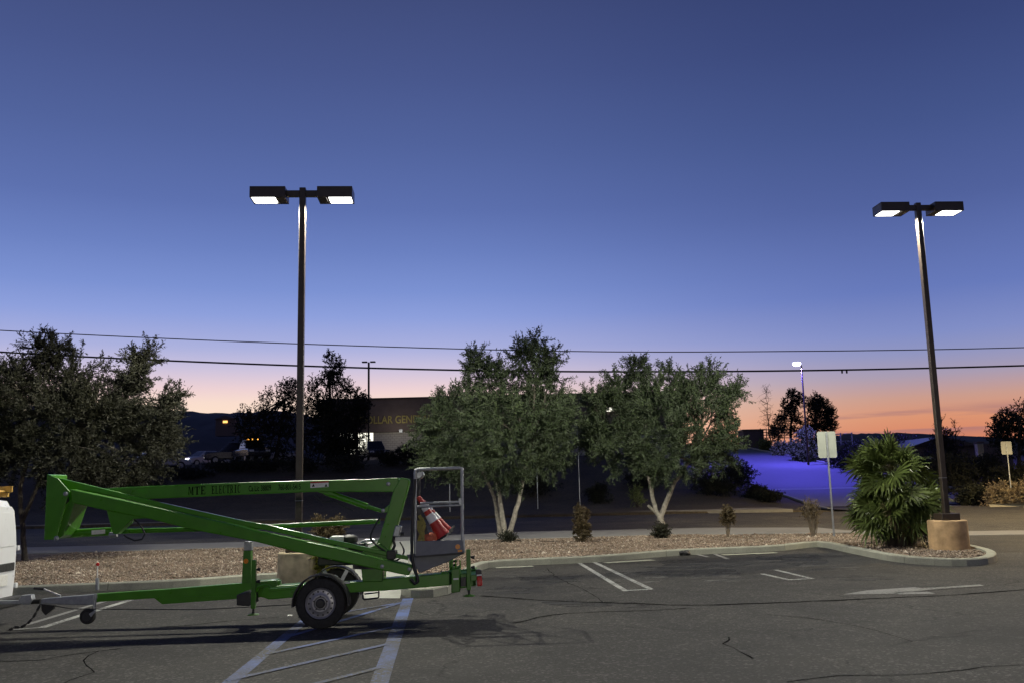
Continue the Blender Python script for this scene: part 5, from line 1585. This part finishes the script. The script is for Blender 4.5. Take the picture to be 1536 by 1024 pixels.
fy = 116.0
pa = at(1142, 668, fy); pb = at(1186, 668, fy)
rail_fence(Vector((pa.x, fy, at(1150, 662, fy).z)), Vector((pb.x, fy, at(1180, 662, fy).z)), 6, 4, 1.7, 'open rail fence at the top of the purple slope below the bare tree', M['darkbark'])
pa = at(1228, 668, 88); pb = at(1279, 666, 88)
rail_fence(Vector((pa.x, 88, pa.z)), Vector((pb.x, 88, pb.z)), 4, 2, 1.15, 'white two rail fence behind the pale sign', M['galv'])
c = at(1131, 660, 118); shd = empty('shed', Vector((c.x, 118, zt1(c.x, 118))), 'dark flat roofed shed at the top of the purple slope', 'shed')
m = MB(); zt_top = at(1131, 645, 118).z; m.box((c.x, 119.5, (zt_top + 4) / 2), (2.6, 3, zt_top - 4)); m.build('wall', M['stucco'], shd)
m = MB(); m.box((c.x, 119.5, zt_top + .08), (2.9, 3.4, .16)); m.build('roof', M['bronze'], shd)

# ------------------------------------------------------------------ far trees and bushes


def far_tree(name, label, cat, px, y, lst, seed, mat='darkleaf', ntw=900, twl=.5, nl=10, ll=.22, lw=.10, upb=.5, stem=.16, fill=24, fr=(5, 11), group=None, base_z=None, shell=.3):
    b = at(px, 690, y); b.z = zt1(b.x, y) if base_z is None else base_z
    bl_ = blobs_px(fillers(lst, fill, seed, fr[0], fr[1], y), y)
    topb = max(bl_, key=lambda q: q[2])
    st_ = [([b - Z * .2, b.lerp(Vector(topb[:3]), .4), b.lerp(Vector(topb[:3]), .85)], stem, stem * .35)]
    return tree(name, label, cat, b, st_, bl_, M[mat], M['darkbark'], dict(seed=seed, ntw=ntw, twl=twl, nl=nl, ll=ll, lw=lw, upb=upb, shell=shell), group, limb_r=stem * .4, nlimb=12, seed=seed)


gt = 'dark trees in front of the shop'
far_tree('broadleaf_tree', 'dark open crowned tree left of the lamp pole', 'tree', 412, 73, [(385, 640, 26, 32, 0), (415, 610, 30, 32, 0), (410, 655, 40, 34, -.5), (440, 600, 18, 26, .3), (438, 650, 24, 38, 0), (365, 632, 12, 24, .3), (432, 585, 14, 12, 0)], 61, ntw=1700, group=gt, ll=.16, lw=.08)
far_tree('conifer_tree', 'tall dark conifer with ragged upright top right of the lamp pole', 'tree', 494, 72, [(495, 548, 7, 20, 0), (492, 575, 14, 18, 0), (514, 575, 9, 28, 0), (470, 585, 10, 22, 0), (520, 585, 10, 12, 0), (490, 610, 34, 24, 0), (500, 645, 44, 26, -.5), (495, 675, 50, 18, -.8), (505, 558, 6, 22, 0), (480, 625, 32, 20, 0)], 62, ntw=2400, upb=.9, group=gt, fr=(3.5, 7), ll=.16, lw=.07, twl=.4, shell=.15)
far_tree('conifer_tree', 'spreading dark conifer with drooping boughs covering the left end of the shop', 'tree', 535, 71, [(530, 610, 20, 12, 0), (528, 630, 24, 16, 0), (525, 655, 28, 14, 0), (505, 665, 26, 18, 0), (540, 600, 10, 6, 0), (543, 618, 6, 12, 0), (520, 680, 34, 12, 0)], 63, ntw=1500, upb=.0, group=gt, fr=(4, 8), ll=.16, lw=.07, shell=.1, twl=.4)
far_tree('pine_tree', 'dark leaning pine with open clumps on the slope beside the street lamp pole', 'tree', 1188, 118, [(1190, 595, 11, 11, 0), (1183, 613, 13, 10, 0), (1172, 632, 12, 9, 0), (1192, 625, 10, 9, 0), (1200, 600, 8, 10, 0), (1165, 648, 10, 8, 0), (1185, 645, 14, 8, 0)], 64, ntw=1200, group='pines at the top of the slope', fr=(3.5, 6), ll=.22, lw=.09, twl=.4, shell=.1)
far_tree('pine_tree', 'rounded dense dark pine right of the violet street lamp pole', 'tree', 1226, 117, [(1220, 608, 16, 16, 0), (1236, 612, 14, 14, 0), (1246, 625, 9, 12, 0), (1225, 635, 24, 16, 0), (1240, 640, 12, 14, 0), (1212, 645, 14, 12, 0), (1228, 600, 7, 6, 0)], 65, ntw=1800, group='pines at the top of the slope', fr=(4, 7), ll=.22, lw=.09, twl=.4, shell=.1)


def bare_tree(px, y, top_py, spread, label, seed, lean=0, n=46):
    b = at(px, 690, y); b.z = zt1(b.x, y); root = empty('bare_tree', b, label, 'tree'); rr = random.Random(seed); m = MB()
    tp_ = at(px + lean, top_py, y); pts = limb(m, b, tp_, .10, .02, .05, seed, 10)
    for i in range(n):
        k = rr.randint(4, 10); p = pts[k]; dx = rr.uniform(-1, 1) * spread * (1.2 - k / 12)
        e = p + Vector((dx, rr.uniform(-.5, .5) * spread, rr.uniform(-.25, .9) * spread * .7)); q = limb(m, p, e, .025, .008, .14, seed * 3 + i, 5)
        for j in range(4):
            s = q[rr.randint(1, 5)]; limb(m, s, s + Vector((rr.uniform(-.6, .6), rr.uniform(-.4, .4), rr.uniform(-.5, .4))) * spread * .5, .012, .005, .1, seed * 7 + i * 5 + j, 3)
    m.build('trunk', M['darkbark'], root)
    return root


bare_tree(1158, 119, 588, 2.0, 'bare leafless tree at the top of the purple slope left of the pines', 71, lean=-8)
bare_tree(1252, 115, 636, 1.2, 'thin bare sapling at the right foot of the rounded pine', 72, n=14)
far_tree('broadleaf_tree', 'dark tree at the right edge of the picture behind the small far sign', 'tree', 1524, 60, [(1515, 640, 26, 22, 0), (1540, 630, 30, 26, 0), (1500, 655, 18, 18, 0), (1530, 665, 40, 24, 0), (1570, 650, 40, 40, 0), (1495, 640, 8, 14, 0)], 66, ntw=1500, ll=.14, lw=.07, fr=(4, 8), twl=.35)

# house behind the palm
hy_ = 72.0
hx = at(1432, 680, hy_).x; hb = zt1(hx, hy_)
hs = empty('dark_house', Vector((hx, hy_, hb)), 'low dark house roof seen right of the right lamp pole', 'house')
ez = at(1430, 668, hy_).z; rz_ = at(1420, 653, hy_).z
m = MB(); m.box((hx, hy_ + 4, (hb + ez) / 2), (6.0, 7, ez - hb + .1)); m.build('wall', M['stucco'], hs)
m = MB(); m.prism([Vector((hx - 3.4, hy_ + .1, ez)), Vector((hx + 2.2, hy_ + .1, ez)), Vector((hx - .8, hy_ + .1, rz_))], (0, 7.8, 0)); m.build('roof', M['bronze'], hs)
c = at(1469, 672, 66); gpz = at(1469, 690, 66).z
gp_ = empty('gate_pillar', Vector((c.x, 66, gpz)), 'pale square pillar standing right of the dark house', 'pillar')
m = MB(); m.box((c.x, 66, (gpz - .5 + at(1469, 665, 66).z) / 2), (.42, .42, at(1469, 665, 66).z - gpz + .5)); m.build('shaft', M['beige'], gp_, bevel=.02)
m = MB(); m.box((c.x, 66, at(1469, 664, 66).z + .05), (.52, .52, .1)); m.build('cap', M['stucco'], gp_, bevel=.02)
c = at(1490, 675, 68)
gw = empty('garden_wall', Vector((c.x, 68, 1.8)), 'low dark garden wall right of the pale pillar', 'wall')
m = MB(); m.box((c.x, 68, 2.6), (2.6, .3, at(1490, 666, 68).z * 2 - 5.2)); m.build('panel', M['stucco'], gw)
m = MB(); m.box((c.x, 68, at(1490, 666, 68).z + .04), (2.7, .38, .08)); m.build('coping', M['stucco'], gw)


def bush(px, y, w, h, mat, label, seed, ntw=500, ll=.12, lw=.06, cat='bush', group=None, name='bush', zoff=0, nl=9, twl=.25):
    b = at(px, 690, y); b.z = zt1(b.x, y) + zoff; root = empty(name, b, label, cat, group); rr = random.Random(seed); bl_ = []
    for k in range(18):
        a = rr.uniform(0, 6.28); s = rr.uniform(.0, .75)
        bl_.append((b.x + math.cos(a) * w * .5 * s, b.y + math.sin(a) * w * .5 * s, b.z + h * rr.uniform(.15, .75), w * rr.uniform(.16, .28), w * rr.uniform(.16, .28), h * rr.uniform(.16, .27)))
    m = MB()
    for k in range(6): limb(m, b - Z * .1, Vector(bl_[k][:3]), .04, .01, .1, seed * 3 + k, 4)
    m.build('stem', M['darkbark'], root)
    quads_mesh('foliage', foliage(seed, bl_, ntw, twl, nl, ll, lw, upb=.4, shell=.3), M[mat], root)
    return root


gb = 'dark bushes on the bank across the street'
for i, (px, y, w, h, lb_) in enumerate([
    (150, 66, 3.6, 2.2, 'dark bush on the bank behind the left end of the boom'), (215, 63, 3.0, 1.1, 'dark bush on the bank below the silver car'), (285, 67, 4.2, .9, 'broad dark bush on the bank below the car with bright headlamps'),
    (345, 69, 3.6, .9, 'dark bush on the bank hiding the wheels of the dark sport utility vehicle'), (395, 69, 4.0, .9, 'dark bush on the bank below the white car'), (455, 68, 4.2, 1.1, 'dark bush on the bank at the foot of the lamp pole line'),
    (520, 68, 4.4, 1.3, 'dark bush on the bank below the spreading conifer'), (588, 70, 2.8, 1.1, 'dark bush on the bank below the pale shop wall'), (614, 70, 2.6, 1.6, 'rounded dark bush standing against the pale shop wall'), (660, 66, 4.0, 1.9, 'dark bush on the bank left of the three stemmed olive crown'),
    (893, 57, 1.7, 1.2, 'rounded dark bush beside the tall thin sign post'), (800, 60, 3.2, 1.3, 'dark bush on the bank behind the three stemmed olive trunk'), (1060, 60, 3.2, 1.5, 'dark bush on the bank behind the forked olive crown'), (1098, 64, 3.0, 2.2, 'dark bush at the left edge of the purple lit slope'), (1128, 60, 1.7, .8, 'small dark bush at the lower left corner of the purple lit slope'), (1108, 70, 3.0, 1.5, 'low dark bush on the upper left verge of the purple slope'), (1150, 58.5, 2.2, .7, 'low dark bush on the verge where the purple slope meets the street'), (1085, 60, 2.6, 1.0, 'low dark bush on the bank right of the forked olive trunk'), (1082, 72, 3.4, 2.6, 'dark bush behind the right side of the forked olive crown'), (960, 62, 2.8, 1.2, 'dark bush on the bank behind the forked olive trunk')]):
    bush(px, y, w, h, 'darkleaf2', lb_, 100 + i, group=gb)
bush(953, 54, 1.0, 1.3, 'sage', 'small grey leafy sapling by the far pavement left of the forked olive trunk', 130, ntw=120, cat='shrub', name='sapling')
bush(1210, 93, 3.4, 3.6, 'sage', 'large silvery grey bush beside the purple slope below the pines', 131, ntw=1100, ll=.2, lw=.1, name='silver_bush')
for i, (px, w, h, lb_) in enumerate([(1150, 2.4, 1.5, 'low grey bush at the upper right edge of the purple slope'), (1170, 2.6, 1.7, 'low grey bush just left of the large silvery bush'), (1262, 3.0, 1.6, 'low grey bush below the white two rail fence')]):
    bush(px, (112, 103, 84)[i], w, h, 'sage' if i < 2 else 'darkleaf2', lb_, 135 + i, ntw=420, ll=.18, lw=.09, group='low bushes along the purple slope')
for i, (px, y, w, h, lb_) in enumerate([(1290, 80, 4.0, 3.0, 'dark shrub mass directly behind the fan palm top'), (1335, 78, 5.0, 3.2, 'dark shrub behind the middle of the fan palm'), (1400, 66, 4.5, 3.0, 'dark shrub behind the right lamp pole'), (1440, 58, 4.0, 3.0, 'dark shrub below the dark house roof'), (1478, 62, 3.6, 2.2, 'dark shrub in front of the pale pillar'),
                                        (1530, 57, 4.5, 2.4, 'dark shrub below the right edge tree'), (1420, 70, 2.4, 3.6, 'feathery dark shrub rising over the house roof'), (1455, 53.5, 2.2, 1.3, 'dark shrub left of the pale dry shrub')]):
    bush(px, y, w, h, 'darkleaf2', lb_, 150 + i, ntw=900, group='dark shrubs right of the side street', ll=.14, lw=.06)
bush(1492, 51.5, 2.0, 1.35, 'pampas', 'pale dry shrub mound left of the small far sign post', 170, ntw=700, ll=.10, lw=.04, name='dry_shrub', group='pale dry shrubs across the street')
bush(1532, 51, 2.4, 1.5, 'pampas', 'pale dry shrub mound at the right edge under the small far sign', 171, ntw=800, ll=.10, lw=.04, name='dry_shrub', group='pale dry shrubs across the street')
for i, (px, lb_) in enumerate(((1413, 'thin spiky stalk plant left of the house ridge'), (1432, 'taller spiky stalk plant over the house roof'))):
    bare_tree(px, 70, 630 + 4 * i, .9, lb_, 180 + i, n=16)

# hills
def hill(name, prof, y, depth, mat):
    rr = np.random.RandomState(5); P0 = [at(px, py, y) for px, py in prof]
    xs2 = np.linspace(P0[0].x, P0[-1].x, 160); zs2 = np.interp(xs2, [p.x for p in P0], [p.z for p in P0]) + rr.rand(160) * 2.2
    t = np.array([0, .3, .6, .85, 1, 1.3, 2.0]); s = np.array([0, .28, .62, .88, 1, .9, .2])
    XX_ = np.repeat(xs2[None], 7, 0); YY_ = y - depth + t[:, None] * depth + 0 * xs2[None]; ZZ_ = 3 + (zs2[None] - 3) * s[:, None]
    grid(name, XX_, YY_, ZZ_, mat)


hill('hill', [(-900, 690), (-300, 640), (0, 612), (120, 604), (200, 606), (262, 616), (330, 622), (400, 617), (450, 622), (520, 640), (650, 660), (900, 690)], 900, 420, M['hill'])
hill('hill', [(1050, 700), (1180, 668), (1270, 652), (1340, 650), (1450, 655), (1536, 660), (1900, 690)], 1200, 500, M['hill'])
c = at(338, 632, 620)
hh = empty('hillside_house', Vector((c.x, 700, c.z - 6)), 'tiny house with an orange lit window on the dark hillside', 'house')
c = at(338, 632, 660)
m = MB(); m.box((c.x, 664, c.z - 4), (14, 8, 12)); m.build('wall', M['stucco'], hh)
m = MB(); m.box((c.x, 659.7, c.z), (3.2, .3, 1.6)); m.build('window', M['houseglow'], hh)
m = MB(); m.prism([Vector((c.x - 8, 659, c.z + 2)), Vector((c.x + 8, 659, c.z + 2)), Vector((c.x, 659, c.z + 4.5))], (0, 10, 0)); m.build('roof', M['stucco'], hh)

# ------------------------------------------------------------------ lights standing outside the frame: shop wall lamp behind the viewer, sodium street lamp to the right
wl = bpy.data.lights.new('wall_lamp_light', 'AREA'); wl.shape = 'RECTANGLE'; wl.size = .7; wl.size_y = .3; wl.energy = 900; wl.color = (1, .93, .80)
wlo = bpy.data.objects.new('wall_lamp_light', wl); COL.objects.link(wlo); wlo.location = (3.5, -15, 3.4); wlo.rotation_euler = (D(84), 0, 0)
lamp_light('sodium_lamp_light', (28, 35, 8.5), 8000, (1, .74, .36), cap=.45, cut=.30)

# ------------------------------------------------------------------ render settings
SC.render.engine = 'CYCLES'
cy = SC.cycles
cy.use_denoising = True
try: cy.denoiser = 'OPENIMAGEDENOISE'
except Exception: pass
cy.max_bounces = 5; cy.diffuse_bounces = 2; cy.glossy_bounces = 3; cy.transmission_bounces = 3; cy.transparent_max_bounces = 4
cy.caustics_reflective = False; cy.caustics_refractive = False
cy.sample_clamp_indirect = 4.0
cy.use_light_tree = True
vs = SC.view_settings
vs.view_transform = 'Standard'; vs.look = 'None'; vs.exposure = 0; vs.gamma = 1
